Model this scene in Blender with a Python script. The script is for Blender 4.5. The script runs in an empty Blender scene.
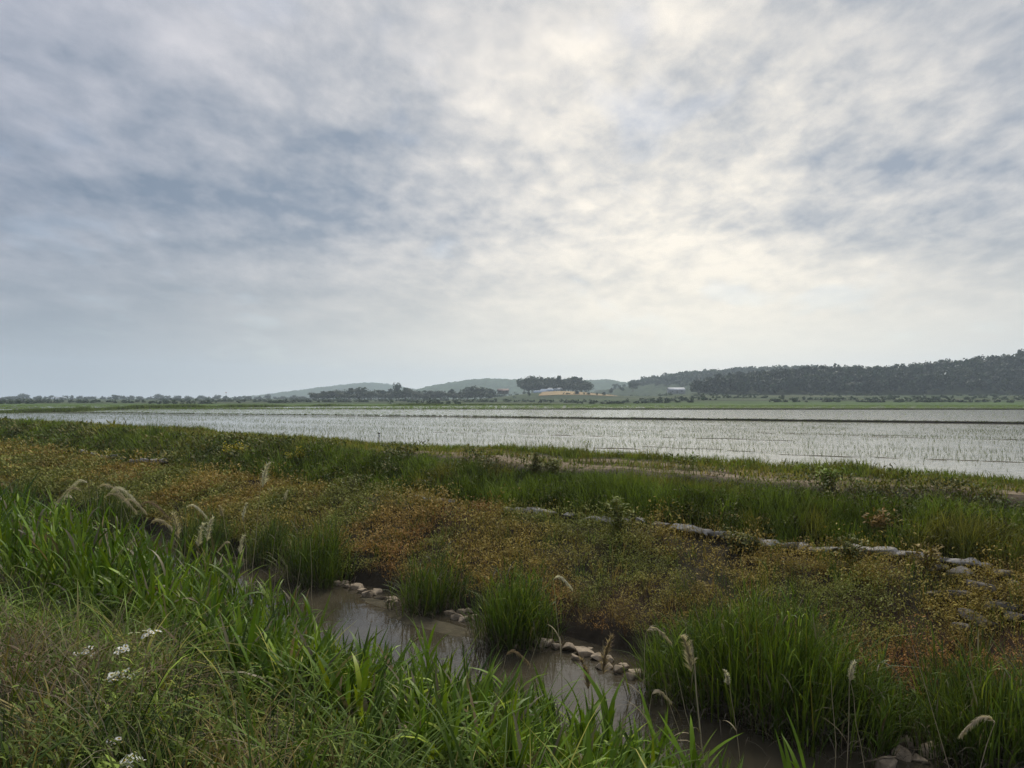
import bpy, bmesh, math, random
import numpy as np
from mathutils import Vector, Matrix

R = math.radians
rng = np.random.default_rng(11)
random.seed(11)
C = bpy.context.scene.collection
sc = bpy.context.scene

# ------------------------------------------------------------------ camera, sky, sun, exposure
FPX, PITCH, EYE = 731.0, R(1.056), 4.0
cam_d = bpy.data.cameras.new("camera")
cam = bpy.data.objects.new("camera", cam_d)
C.objects.link(cam)
cam.location = (0, 0, EYE)
cam.rotation_euler = (R(90) + PITCH, 0, 0)
cam_d.sensor_width = 36
cam_d.lens = FPX / 1024 * 36
cam_d.clip_start, cam_d.clip_end = 0.05, 20000
sc.camera = cam

SUN_AZ, SUN_EL = R(13), R(46)
world = bpy.data.worlds.new("World")
sc.world = world
world.use_nodes = True
sd = bpy.data.lights.new("sun", 'SUN')
sd.energy, sd.angle, sd.color = 2.3, R(10), (1.0, 0.95, 0.86)
sun = bpy.data.objects.new("sun", sd)
C.objects.link(sun)
sun.location = (30, 100, 120)
sdir = Vector((math.sin(SUN_AZ) * math.cos(SUN_EL), math.cos(SUN_AZ) * math.cos(SUN_EL), math.sin(SUN_EL)))
sun.rotation_euler = sdir.to_track_quat('Z', 'Y').to_euler()

vs = sc.view_settings
vs.view_transform, vs.look, vs.exposure, vs.gamma, vs.use_curve_mapping = 'Standard', 'None', 0.5, 1.0, False
cy = sc.cycles
cy.use_denoising = True
try:
    cy.denoiser = 'OPENIMAGEDENOISE'
    cy.denoising_prefilter = 'FAST'
except Exception:
    pass
cy.max_bounces, cy.diffuse_bounces, cy.glossy_bounces = 6, 1, 3
cy.transmission_bounces, cy.transparent_max_bounces, cy.volume_bounces = 3, 8, 1
cy.caustics_reflective = cy.caustics_refractive = False
cy.sample_clamp_indirect = 4.0
sc.render.use_persistent_data = False


class NT:
    """tiny node-tree writer"""
    def __init__(self, tree):
        self.t = tree
        tree.nodes.clear()

    def n(self, kind, ins=None, **props):
        nd = self.t.nodes.new(kind)
        for k, v in props.items():
            setattr(nd, k, v)
        for k, v in (ins or {}).items():
            s = nd.inputs[k]
            if isinstance(v, bpy.types.NodeSocket):
                self.t.links.new(v, s)
            else:
                s.default_value = v
        return nd

    def m(self, op, a, b=0.0, c=0.0, clamp=False):
        nd = self.n('ShaderNodeMath', {0: a, 1: b, 2: c}, operation=op)
        nd.use_clamp = clamp
        return nd.outputs[0]

    def mix(self, f, a, b, blend='MIX'):
        nd = self.n('ShaderNodeMix', data_type='RGBA', blend_type=blend)
        for s, v in ((nd.inputs[0], f), (nd.inputs[6], a), (nd.inputs[7], b)):
            if isinstance(v, bpy.types.NodeSocket):
                self.t.links.new(v, s)
            elif s.type == 'RGBA':
                s.default_value = tuple(v) + (1,) if len(v) == 3 else v
            else:
                s.default_value = v
        return nd.outputs[2]

    def noise(self, vec, scale, detail=4, rough=0.5, dist=0.0):
        ins = {'Scale': scale, 'Detail': detail, 'Roughness': rough, 'Distortion': dist}
        if vec is not None:
            ins['Vector'] = vec
        return self.n('ShaderNodeTexNoise', ins).outputs[0]

    def rng(self, v, a, b, lo=0.0, hi=1.0, smooth=False):
        nd = self.n('ShaderNodeMapRange', {0: v, 1: a, 2: b, 3: lo, 4: hi})
        if smooth:
            nd.interpolation_type = 'SMOOTHSTEP'
        return nd.outputs[0]


# --- sky: Nishita light seen through a broken layer of cloud
w = NT(world.node_tree)
tc = w.n('ShaderNodeTexCoord').outputs['Generated']
nrm = w.n('ShaderNodeVectorMath', {0: tc}, operation='NORMALIZE').outputs[0]
sep = w.n('ShaderNodeSeparateXYZ', {0: nrm}).outputs
up = w.m('MAXIMUM', sep[2], 0.0)
inv = w.m('DIVIDE', 1.0, w.m('ADD', up, 0.20))
comb = w.n('ShaderNodeCombineXYZ', {0: w.m('MULTIPLY', sep[0], inv), 1: w.m('MULTIPLY', sep[1], inv), 2: 3.7}).outputs[0]
mapn = w.n('ShaderNodeMapping', {'Vector': comb, 'Location': (4.4, 15.2, 0.0), 'Rotation': (0, 0, R(-38)), 'Scale': (1.35, .95, 1.0)}).outputs[0]
mapb = w.n('ShaderNodeMapping', {'Vector': comb, 'Location': (1.7, 6.2, 0.0), 'Rotation': (0, 0, R(-20)), 'Scale': (0.55, 1.9, 1.0)}).outputs[0]
big = w.noise(mapb, 1.25, 4, 0.5, 0.25)
mid = w.noise(mapn, 2.7, 7, 0.60, 0.15)
fine = w.noise(mapn, 9.0, 5, 0.55, 0.2)
def lobe(px, py, k):
    d = Vector(((px - 512) / FPX, 1.0, (397.5 - py) / FPX)).normalized()
    dt = w.n('ShaderNodeVectorMath', {0: nrm, 1: tuple(d)}, operation='DOT_PRODUCT').outputs['Value']
    return w.m('POWER', w.m('MAXIMUM', dt, 0.0), k)
glow = lobe(700, 205, 6.0)
val = w.m('ADD', w.m('MULTIPLY', mid, 0.44), w.m('ADD', w.m('MULTIPLY', big, 0.40), w.m('MULTIPLY', w.m('SUBTRACT', fine, 0.5), w.m('ADD', 0.16, w.m('MULTIPLY', glow, 0.26)))))
val = w.m('ADD', val, 0.10)
for px, py, k, amt in ((660, 240, 50.0, .075), (490, 30, 90.0, -.02), (170, 60, 40.0, .02), (60, 230, 24.0, -.10), (330, 220, 50.0, -.09), (400, 170, 300.0, -.03),
                       (900, 140, 50.0, -.085), (1000, 60, 60.0, -.03), (700, 80, 120.0, -.055), (600, 20, 150.0, -.03), (760, 290, 60.0, .04)):
    val = w.m('ADD', val, w.m('MULTIPLY', lobe(px, py, k), amt))
cov = w.rng(val, 0.335, 0.675)
dark = w.mix(glow, (0.145, 0.205, 0.30), (0.33, 0.375, 0.45))
light = w.mix(glow, (0.62, 0.625, 0.71), (1.10, 1.01, 0.86))
cloud = w.mix(cov, dark, light)
hz_l = w.mix(w.rng(glow, 0.1, 0.95), (0.315, 0.35, 0.39), (1.05, 0.96, 0.78))
hf = w.rng(up, 0.02, 0.25, 1.0, 0.0, smooth=True)
cloud = w.mix(w.m('MULTIPLY', hf, 0.97), cloud, hz_l)
low = w.m('POWER', 2.718, w.m('MULTIPLY', up, -26.0))
boost = w.m('ADD', 1.0, w.m('MULTIPLY', low, 0.75))
cloud = w.mix(1.0, cloud, boost, 'MULTIPLY')
sky = w.n('ShaderNodeTexSky', sky_type='NISHITA', sun_disc=False, sun_elevation=SUN_EL, sun_rotation=SUN_AZ)
bg_sky = w.n('ShaderNodeBackground', {'Color': sky.outputs[0], 'Strength': 0.08})
bg_cl = w.n('ShaderNodeBackground', {'Color': cloud, 'Strength': 0.715})
thick = w.m('MULTIPLY', w.rng(w.noise(mapn, 2.3, 3, 0.5), 0.30, 0.42, 0.8, 1.0), 1.0)
mxw = w.n('ShaderNodeMixShader', {0: thick, 1: bg_sky.outputs[0], 2: bg_cl.outputs[0]})
w.n('ShaderNodeOutputWorld', {0: mxw.outputs[0]})
world.cycles.sampling_method = 'MANUAL'
world.cycles.sample_map_resolution = 1024

# ------------------------------------------------------------------ helpers
D_ = np.array([-math.sin(R(51)), math.cos(R(51)), 0.0])     # along the ditch, away from the viewer
N_ = np.array([math.cos(R(51)), math.sin(R(51)), 0.0])      # across the ditch


def ray(x, y):
    a, b = (x - 512) / FPX, (384 - y) / FPX
    c, s = math.cos(PITCH), math.sin(PITCH)
    return np.array([a, c - b * s, s + b * c])


def at_z(x, y, z):
    r = ray(x, y)
    return np.array([0, 0, EYE]) + r * ((z - EYE) / r[2])


def at_y(x, y, Y):
    r = ray(x, y)
    return np.array([0, 0, EYE]) + r * (Y / r[1])


def at_t(x, y, t):
    r = ray(x, y)
    return np.array([0, 0, EYE]) + r * (t / (r @ N_))


def P(s, t, z=0.0):
    return D_ * s + N_ * t + np.array([0, 0, z])


def st(p):
    p = np.asarray(p)
    return p @ D_, p @ N_


def hash2(i, j, seed):
    h = (i * 374761393 + j * 668265263 + seed * 1274126177) & 0xFFFFFFFF
    h = ((h ^ (h >> 13)) * 1274126177) & 0xFFFFFFFF
    return ((h ^ (h >> 16)) & 0xFFFF) / 65535.0


def vnoise(x, y, seed=0, octv=3):
    x, y = np.asarray(x, float), np.asarray(y, float)
    tot, amp, norm = 0, 1.0, 0
    for o in range(octv):
        xi, yi = np.floor(x).astype(np.int64), np.floor(y).astype(np.int64)
        fx, fy = x - xi, y - yi
        fx, fy = fx * fx * (3 - 2 * fx), fy * fy * (3 - 2 * fy)
        a, b = hash2(xi, yi, seed + o), hash2(xi + 1, yi, seed + o)
        c, d = hash2(xi, yi + 1, seed + o), hash2(xi + 1, yi + 1, seed + o)
        tot = tot + amp * ((a * (1 - fx) + b * fx) * (1 - fy) + (c * (1 - fx) + d * fx) * fy)
        norm += amp
        amp *= 0.5
        x, y = x * 2.03 + 17.1, y * 2.03 + 5.3
    return tot / norm


PT = [-6000, -60, -4, 0, 1.4, 2.6, 4.2, 5.6, 6.5, 7.2, 9.6, 10.0, 10.35, 11.2, 13.3, 14.0, 15.2, 16.3, 18.6, 19.6, 20.9, 22, 6000]
PZ = [2.0, 2.2, 2.4, 2.4, 2.2, 1.62, 0.95, 0.35, -.1, -.38, -.35, -.08, .27, .55, 1.14, 1.22, 1.75, 2.12, 2.16, 2.13, 1.62, 1.5, 1.5]


def ground(s, t):
    s, t = np.asarray(s, float), np.asarray(t, float)
    wob = (vnoise(s * .23, t * 0 + 3.3, 5, 2) - .5) * .5
    edge = np.clip(1 - np.abs(t - 9.5) / 3.5, 0, 1)
    z = np.interp(t + wob * edge, PT, PZ)
    k = np.clip((22.0 - t) / 2, 0, 1) * np.clip((t + 40) / 10, 0, 1)
    wet = np.clip(np.abs(t - 8.3) / 1.6 - .6, .15, 1)
    z = z + ((vnoise(s * .7, t * .7, 9, 3) - .5) * .22 + (vnoise(s * .13, t * .2, 19, 2) - .5) * .25) * k * wet
    return z


class Acc:
    """collects strips, tubes and blocks of geometry for ONE mesh"""
    def __init__(self):
        self.v, self.c, self.f, self.n = [], [], [], 0

    def add(self, V, F, col, mi=0):
        V = np.asarray(V, np.float32).reshape(-1, 3)
        col = np.asarray(col, np.float32)
        if col.ndim == 1:
            col = np.tile(col, (len(V), 1))
        self.v.append(V)
        self.c.append(col.reshape(-1, 3))
        self.f.append((np.asarray(F, np.int32) + self.n, mi))
        self.n += len(V)

    def mesh(self, name, mats, smooth=False):
        me = bpy.data.meshes.new(name)
        V = np.concatenate(self.v)
        Cc = np.concatenate(self.c)
        me.vertices.add(len(V))
        me.vertices.foreach_set('co', V.ravel())
        tot = np.concatenate([np.full(len(f), f.shape[1], np.int32) for f, _ in self.f])
        idx = np.concatenate([f.ravel() for f, _ in self.f])
        mi = np.concatenate([np.full(len(f), m, np.int32) for f, m in self.f])
        me.loops.add(len(idx))
        me.loops.foreach_set('vertex_index', idx)
        me.polygons.add(len(tot))
        me.polygons.foreach_set('loop_start', np.concatenate([[0], np.cumsum(tot)[:-1]]).astype(np.int32))
        me.polygons.foreach_set('loop_total', tot)
        me.polygons.foreach_set('material_index', mi)
        if smooth:
            me.polygons.foreach_set('use_smooth', np.ones(len(tot), bool))
        at = me.color_attributes.new('Col', 'FLOAT_COLOR', 'POINT')
        at.data.foreach_set('color', np.concatenate([Cc, np.ones((len(Cc), 1), np.float32)], 1).ravel())
        for m in (mats if isinstance(mats, (list, tuple)) else [mats]):
            me.materials.append(m)
        me.update(calc_edges=True)
        me.validate()
        return me

    def obj(self, name, mats, parent=None, smooth=False, loc=None):
        if loc is not None:
            lo = np.asarray(loc, np.float32)
            self.v = [v - lo for v in self.v]
        o = bpy.data.objects.new(name, self.mesh(name, mats, smooth))
        C.objects.link(o)
        if loc is not None:
            o.location = tuple(float(a) for a in loc)
        if parent is not None:
            o.parent = parent
        return o


def tag(o, label, cat, group=None, kind=None):
    o['label'], o['category'] = label, cat
    if group:
        o['group'] = group
    if kind:
        o['kind'] = kind
    return o


def empty(name, loc, label, cat, group=None):
    o = bpy.data.objects.new(name, None)
    C.objects.link(o)
    o.location = tuple(float(a) for a in loc)
    o.empty_display_size = .2
    return tag(o, label, cat, group)


def child(o, par):
    """parent a mesh built in world coordinates to an Empty that only has a location"""
    o.parent = par
    o.location = tuple(a - b for a, b in zip(o.location, par.location))
    return o


def strips(acc, base, length, width, az, e0, e1, col, nseg=3, roll=0.0, mi=0, belly=0.25):
    """leaf or grass blades: ribbons whose elevation runs from e0 to e1 (radians)"""
    base = np.asarray(base, float).reshape(-1, 3)
    n = len(base)
    if n == 0:
        return None
    b = lambda a: np.broadcast_to(np.asarray(a, float), (n,))
    length, width, az, e0, e1, roll = map(b, (length, width, az, e0, e1, roll))
    col = np.broadcast_to(np.asarray(col, float), (n, 3))
    ca, sa = np.cos(az), np.sin(az)
    V = np.zeros((n, 2 * nseg + 1, 3))
    p = base.copy()
    perp = np.stack([-sa, ca, 0 * ca], 1)
    for k in range(nseg + 1):
        u = k / nseg
        e = e0 + (e1 - e0) * u
        d = np.stack([np.cos(e) * ca, np.cos(e) * sa, np.sin(e)], 1)
        nr = np.stack([-np.sin(e) * ca, -np.sin(e) * sa, np.cos(e)], 1)
        side = perp * np.cos(roll)[:, None] + nr * np.sin(roll)[:, None]
        if k < nseg:
            wf = (0.55 + 0.45 * min(1, u / max(belly, .01))) * (1 - max(0, (u - belly) / (1 - belly)) ** 1.6)
            V[:, 2 * k] = p - side * (width * .5 * wf)[:, None]
            V[:, 2 * k + 1] = p + side * (width * .5 * wf)[:, None]
        else:
            V[:, 2 * k] = p
        p = p + d * (length / nseg)[:, None]
    off = (np.arange(n) * (2 * nseg + 1))[:, None]
    for k in range(nseg - 1):
        q = np.array([2 * k, 2 * k + 1, 2 * k + 3, 2 * k + 2])[None] + off
        if k == 0:
            Fq = [q]
        else:
            Fq.append(q)
    tri = np.array([2 * nseg - 2, 2 * nseg - 1, 2 * nseg])[None] + off
    cc = np.repeat(col[:, None, :], 2 * nseg + 1, 1)
    n0 = acc.n
    if nseg > 1:
        acc.add(V, np.concatenate(Fq), cc.reshape(-1, 3), mi)
        acc.f.append((tri.astype(np.int32) + n0, mi))
    else:
        acc.add(V, tri, cc.reshape(-1, 3), mi)
    return p


def tube(acc, pts, rad, col, sides=5, mi=0):
    pts = np.asarray(pts, float)
    rad = np.broadcast_to(np.asarray(rad, float), (len(pts),))
    T = np.gradient(pts, axis=0)
    T /= np.linalg.norm(T, axis=1)[:, None] + 1e-9
    ref = np.array([0, 0, 1.0]) if abs(T[0][2]) < .9 else np.array([1.0, 0, 0])
    A = np.cross(T, ref)
    A /= np.linalg.norm(A, axis=1)[:, None] + 1e-9
    B = np.cross(T, A)
    an = np.arange(sides) / sides * 2 * np.pi
    V = pts[:, None] + (A[:, None] * np.cos(an)[None, :, None] + B[:, None] * np.sin(an)[None, :, None]) * rad[:, None, None]
    F = []
    for k in range(len(pts) - 1):
        for i in range(sides):
            j = (i + 1) % sides
            F.append((k * sides + i, k * sides + j, (k + 1) * sides + j, (k + 1) * sides + i))
    acc.add(V, np.array(F), col, mi)


def box(acc, lo, hi, col, mi=0):
    x0, y0, z0 = lo
    x1, y1, z1 = hi
    V = [(x0, y0, z0), (x1, y0, z0), (x1, y1, z0), (x0, y1, z0), (x0, y0, z1), (x1, y0, z1), (x1, y1, z1), (x0, y1, z1)]
    F = [(0, 3, 2, 1), (4, 5, 6, 7), (0, 1, 5, 4), (1, 2, 6, 5), (2, 3, 7, 6), (3, 0, 4, 7)]
    acc.add(V, np.array(F), col, mi)


ORD = ["first", "second", "third", "fourth", "fifth", "sixth", "seventh", "eighth", "ninth", "tenth", "eleventh", "twelfth",
       "thirteenth", "fourteenth", "fifteenth", "sixteenth", "seventeenth", "eighteenth", "nineteenth", "twentieth"] + ["twenty-" + q for q in ("first", "second", "third", "fourth", "fifth", "sixth", "seventh", "eighth", "ninth")]

# ------------------------------------------------------------------ materials


def mat(name):
    m = bpy.data.materials.new(name)
    m.use_nodes = True
    return m, NT(m.node_tree)


def leaf_mat(name, transl=0.35, rough=0.5, spec=0.3, var=0.35, scale=6.0, gain=(1, 1, 1)):
    m, t = mat(name)
    col = t.n('ShaderNodeAttribute', attribute_name='Col').outputs['Color']
    tcd = t.n('ShaderNodeNewGeometry').outputs['Position']
    nz = t.rng(t.noise(tcd, scale, 3, .6), .25, .75, 1 - var, 1 + var)
    col = t.mix(1.0, t.mix(1.0, col, nz, 'MULTIPLY'), gain, 'MULTIPLY')
    b = t.n('ShaderNodeBsdfPrincipled', {'Base Color': col, 'Roughness': rough, 'Specular IOR Level': spec})
    tr = t.n('ShaderNodeBsdfTranslucent', {'Color': t.mix(1.0, col, (1.15, 1.2, .7), 'MULTIPLY')})
    mx = t.n('ShaderNodeMixShader', {0: transl, 1: b.outputs[0], 2: tr.outputs[0]})
    t.n('ShaderNodeOutputMaterial', {0: mx.outputs[0]})
    return m


def solid_mat(name, rough=.85, spec=.2, nscale=8.0, var=.35, bump=.3, bdist=.02):
    m, t = mat(name)
    col = t.n('ShaderNodeAttribute', attribute_name='Col').outputs['Color']
    pos = t.n('ShaderNodeNewGeometry').outputs['Position']
    n1 = t.noise(pos, nscale, 6, .65)
    col = t.mix(1.0, col, t.rng(n1, .25, .75, 1 - var, 1 + var), 'MULTIPLY')
    b = t.n('ShaderNodeBsdfPrincipled', {'Base Color': col, 'Roughness': rough, 'Specular IOR Level': spec})
    if bump:
        bp = t.n('ShaderNodeBump', {'Height': t.noise(pos, nscale * 2.5, 6, .7), 'Strength': bump, 'Distance': bdist})
        t.t.links.new(bp.outputs[0], b.inputs['Normal'])
    t.n('ShaderNodeOutputMaterial', {0: b.outputs[0]})
    return m


def water_mat(name, base, rough, amp, sx, sy):
    m, t = mat(name)
    pos = t.n('ShaderNodeNewGeometry').outputs['Position']
    mp = t.n('ShaderNodeMapping', {'Vector': pos, 'Rotation': (0, 0, R(51)), 'Scale': (sx, sy, 1)}).outputs[0]
    nz = t.noise(mp, 1.0, 4, .55, .4)
    bp = t.n('ShaderNodeBump', {'Height': nz, 'Strength': 1.0, 'Distance': amp})
    c = t.mix(t.rng(t.noise(pos, .9, 3, .5), .4, .65), base, tuple(a * 1.5 for a in base))
    b = t.n('ShaderNodeBsdfPrincipled', {'Base Color': c, 'Roughness': rough, 'IOR': 1.333, 'Normal': bp.outputs[0]})
    t.n('ShaderNodeOutputMaterial', {0: b.outputs[0]})
    return m


M_grass = leaf_mat('grass_blade', .18, .6, .12, .35, 3.0, (2.4, 2.2, 1.0))
M_reed = leaf_mat('reed_leaf', .22, .5, .14, .3, 4.0, (1.65, 1.35, .42))
M_herb = leaf_mat('herb_leaf', .12, .65, .12, .35, 2.0, (3.25, 2.9, 1.5))
M_dry = leaf_mat('dry_straw', .25, .7, .15, .25, 9.0)
M_plume = leaf_mat('plume_hair', .45, .8, .1, .2, 20.0)
M_tree = leaf_mat('tree_leaf', .2, .6, .2, .35, .25)
M_rice = leaf_mat('rice_leaf', .3, .5, .2, .2, 2.0, (1.5, 1.4, .9))
M_petal = leaf_mat('petal', .3, .6, .2, .05, 30.0)
M_soil = solid_mat('soil', .95, .1, 5.0, .45, .6, .03)
M_mud = solid_mat('wet_mud', .85, .15, 6.0, .3, .4, .02)
M_far = solid_mat('far_field', .95, .05, .08, .35, 0)
M_stone = solid_mat('stone', .9, .15, 7.0, .6, .8, .03)
M_conc = solid_mat('weathered_concrete', .95, .1, 5.0, .65, .8, .02)
M_wood = solid_mat('bark', .95, .1, 6.0, .3, .3)
M_paint = solid_mat('plain_wall', .7, .3, .4, .12, 0)
M_hill = solid_mat('wooded_slope', .95, .05, .05, .5, 0)
M_ditch = water_mat('ditch_water', (.042, .035, .023), .03, .003, 2.2, 4.5)
M_paddy = water_mat('paddy_water', (.17, .165, .12), .12, .013, 2.5, 2.5)

# ------------------------------------------------------------------ the ground, one sheet to the horizon
sv = np.unique(np.concatenate([[-3000, -1000, -400, -150, -60, -30, -15], np.arange(-8, 30, .22), np.arange(30, 80, .6),
                               np.arange(80, 200, 4), [230, 300, 500, 1000, 3000]]))
tv = np.unique(np.concatenate([[-3000, -1000, -400, -150, -60, -30, -15, -8], np.arange(-5, 23, .16), [24, 30, 60, 150, 400, 1000, 3000]]))
S, T = np.meshgrid(sv, tv, indexing='ij')
Z = ground(S, T)
XY = S[..., None] * D_[None, None, :2] + T[..., None] * N_[None, None, :2]
V = np.concatenate([XY, Z[..., None]], 2)
soil = np.array([.034, .027, .018])
cz = np.zeros(S.shape + (3,)) + soil
def blend(c, m):
    global cz
    cz = cz * (1 - m[..., None]) + np.array(c) * m[..., None]
def band(a, b, f=.4):
    return np.clip((T - a) / f + .5, 0, 1) * np.clip((b - T) / f + .5, 0, 1)
blend((.034, .028, .016), band(10.5, 13.6))
blend((.045, .028, .017), band(10.4, 13.2) * np.clip((vnoise(S * .45, T * .45, 3, 3) - .45) * 5, 0, 1))
blend((.028, .030, .014), band(14.0, 16.2))
dirt = np.clip((vnoise(S * .35, T * .6, 8, 3) - .36) * 6, 0, 1)
blend((.19, .145, .095), band(16.25, 18.5, .5) * (.25 + .75 * dirt) * np.clip((26 - S) / 8, 0, 1))
blend((.06, .065, .028), band(16.25, 18.5, .5) * np.clip((S - 20) / 8, 0, 1))
blend((.055, .065, .024), band(18.5, 20.6))
blend((.026, .028, .015), band(-50, 2.8))
blend((.05, .062, .03), np.clip((T - 23) / 5, 0, 1))
ns, nt = S.shape
I = np.arange(ns * nt).reshape(ns, nt)
F = np.stack([I[:-1, :-1], I[1:, :-1], I[1:, 1:], I[:-1, 1:]], -1).reshape(-1, 4)[:, ::-1]
a = Acc()
a.add(V, F, cz.reshape(-1, 3))
tag(a.obj('ground', M_soil, smooth=True), 'bare earth of the plain and both ditch banks', 'ground', kind='structure')


def grid_patch(name, corners, mat_, col, label, cat, nu=2, nv=2, zf=None, colf=None, kind='structure'):
    """bilinear patch between four xyz corners"""
    c0, c1, c2, c3 = [np.asarray(c, float) for c in corners]
    u, v = np.meshgrid(np.linspace(0, 1, nu), np.linspace(0, 1, nv), indexing='ij')
    Vv = (c0 * ((1 - u) * (1 - v))[..., None] + c1 * (u * (1 - v))[..., None] + c2 * (u * v)[..., None] + c3 * ((1 - u) * v)[..., None])
    if zf is not None:
        Vv[..., 2] += zf(Vv[..., 0], Vv[..., 1])
    cc = np.zeros(Vv.shape) + np.asarray(col, float)
    if colf is not None:
        cc = colf(Vv[..., 0], Vv[..., 1], cc)
    I = np.arange(nu * nv).reshape(nu, nv)
    F = np.stack([I[:-1, :-1], I[1:, :-1], I[1:, 1:], I[:-1, 1:]], -1).reshape(-1, 4)
    nr = np.cross(c1 - c0, c3 - c0)
    if nr[2] < 0:
        F = F[:, ::-1]
    a = Acc()
    a.add(Vv, F, cc.reshape(-1, 3))
    return tag(a.obj(name, mat_, smooth=True), label, cat, kind=kind)


# water of the ditch
grid_patch('water', (P(-80, 5.2, 0), P(300, 5.2, 0), P(300, 11.2, 0), P(-80, 11.2, 0)), M_ditch, (.05, .04, .024),
           'murky brown water in the drainage ditch', 'water', 120, 4)
# flooded paddies
YF = 212.0
c0, c1 = P(-90, 20.75, 1.7), P(250, 20.75, 1.7)
a = Acc()
pl = [c0, np.array([330, YF, 1.7]), np.array([-260, YF, 1.7]), c1]
a.add(pl, np.array([[0, 1, 2, 3]]), (.07, .07, .05))
tag(a.obj('paddy_water', M_paddy), 'still shallow water of the flooded rice paddies', 'water', kind='structure')


# far fields rising gently on the right
def far_rise(X, Y):
    r = np.clip((X / np.maximum(Y, 1) - .12) / .16, 0, 1)
    r = r * r * (3 - 2 * r)
    d = np.clip((Y - 230) / 200, 0, 1.4)
    knoll = np.exp(-(((X - 36) / 46) ** 2 + ((Y - 560) / 120) ** 2)) * 7.0
    return r * d * 3.6 + knoll + np.clip((Y - 260) / 400, 0, 1) * (vnoise(X / 60, Y / 60, 4, 2) - .5) * 1.2


def far_col(X, Y, c):
    q = Y + X * .12
    strip = vnoise(q / 14, X / 220, 31, 2)
    patch = vnoise(X / 70, q / 28, 37, 2)
    g1, g2, g3 = np.array([.045, .062, .030]), np.array([.060, .085, .034]), np.array([.095, .100, .055])
    a1 = np.clip((strip - .42) * 7, 0, 1)[..., None]
    a2 = np.clip((patch - .62) * 8, 0, 1)[..., None]
    cc = g1 * (1 - a1) + g2 * a1
    cc = cc * (1 - a2) + g3 * a2
    near = np.clip((285 - Y) / 40, 0, 1)[..., None]
    return cc * (1 - near * .7) + np.array([.085, .14, .035]) * near * .7


grid_patch('field', ((-420, YF - .5, 1.74), (420, YF - .5, 1.74), (1500, 1400, 1.74), (-1500, 1400, 1.74)), M_far, (.06, .09, .03),
           'strips of green fields between the paddies and the tree lines', 'field', 160, 200, far_rise, far_col)


# ------------------------------------------------------------------ hills
def hill(name, prof, D, front, back, base, bumps, col, label, nx=160, ny=34, tree=0.0):
    px = np.array([p[0] for p in prof], float)
    py = np.array([p[1] for p in prof], float)
    xs = np.linspace(px[0], px[-1], nx)
    ys = np.interp(xs, px, py)
    ridge = EYE + (397.5 - ys) / FPX * D - tree
    X = (xs - 512) / FPX * D
    vv = np.linspace(-1, 1, ny)
    XX, VV = np.meshgrid(X, vv, indexing='ij')
    YY = D + np.where(VV < 0, VV * front, VV * back)
    prof_v = np.cos(VV * np.pi / 2) ** 1.2
    H = np.maximum(ridge - base, 0)[:, None] * prof_v
    H = H * (1 + .18 * (vnoise(XX / 90, YY / 90, 61, 2) - .5) * (1 - prof_v))
    bz = (vnoise(XX / bumps, YY / bumps, 71, 3) - .5) * bumps * .95 * np.clip(H / 6, 0, 1)
    ZZ = base + H + bz
    cc = np.array(col)[None, None] * (0.55 + .9 * vnoise(XX / (bumps * 1.3), YY / (bumps * 1.3), 81, 3))[..., None]
    I = np.arange(nx * ny).reshape(nx, ny)
    F = np.stack([I[:-1, :-1], I[1:, :-1], I[1:, 1:], I[:-1, 1:]], -1).reshape(-1, 4)
    a = Acc()
    a.add(np.stack([XX, YY, ZZ], -1), F, cc.reshape(-1, 3))
    tag(a.obj(name, M_hill, smooth=False), label, 'hill', kind='structure')
    def zf(x, y):
        h = np.interp(x, X, np.maximum(ridge - base, 0))
        v = np.where(y < D, (y - D) / front, (y - D) / back)
        return base + h * np.cos(np.clip(v, -1, 1) * np.pi / 2) ** 1.2
    return zf


hill('hills', [(225, 400), (262, 398), (285, 394.5), (305, 391), (330, 387), (352, 384.6), (372, 383), (388, 384), (400, 387), (425, 391), (455, 396), (480, 400)],
     2300, 500, 500, 0, 9, (.050, .075, .035), 'low hazy blue hill farthest left beyond the plain', 560, 60)
hill('hills', [(400, 400), (428, 388), (446, 384), (470, 380.3), (490, 379), (510, 380), (540, 379), (580, 381), (606, 380), (622, 383.5), (640, 387), (680, 392), (720, 399)],
     1700, 450, 500, 0, 8, (.048, .075, .032), 'hazy wooded hill behind the middle trees', 560, 60)
hill_z = hill('hills', [(575, 397), (600, 386), (618, 384), (634, 381), (655, 377), (680, 373.5), (705, 371), (735, 369), (765, 368), (800, 367), (860, 372), (940, 384), (1000, 395)],
     900, 260, 300, 3, 5, (.040, .058, .026), 'wooded hill rising behind the right hand wood', 420, 50, tree=6)
wood_prof = [(684, 397), (694, 382), (720, 374), (750, 369.5), (800, 366.5), (840, 363.5), (870, 366), (900, 364), (930, 361), (960, 358), (1000, 354), (1030, 350),
             (1090, 346), (1180, 345), (1260, 360), (1340, 395)]
wood_z = hill('hills', wood_prof, 500, 70, 160, 4.5, 3, (.04, .05, .02), 'low ridge under the right hand wood', 220, 30, tree=11.5)

# ------------------------------------------------------------------ trees


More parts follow.
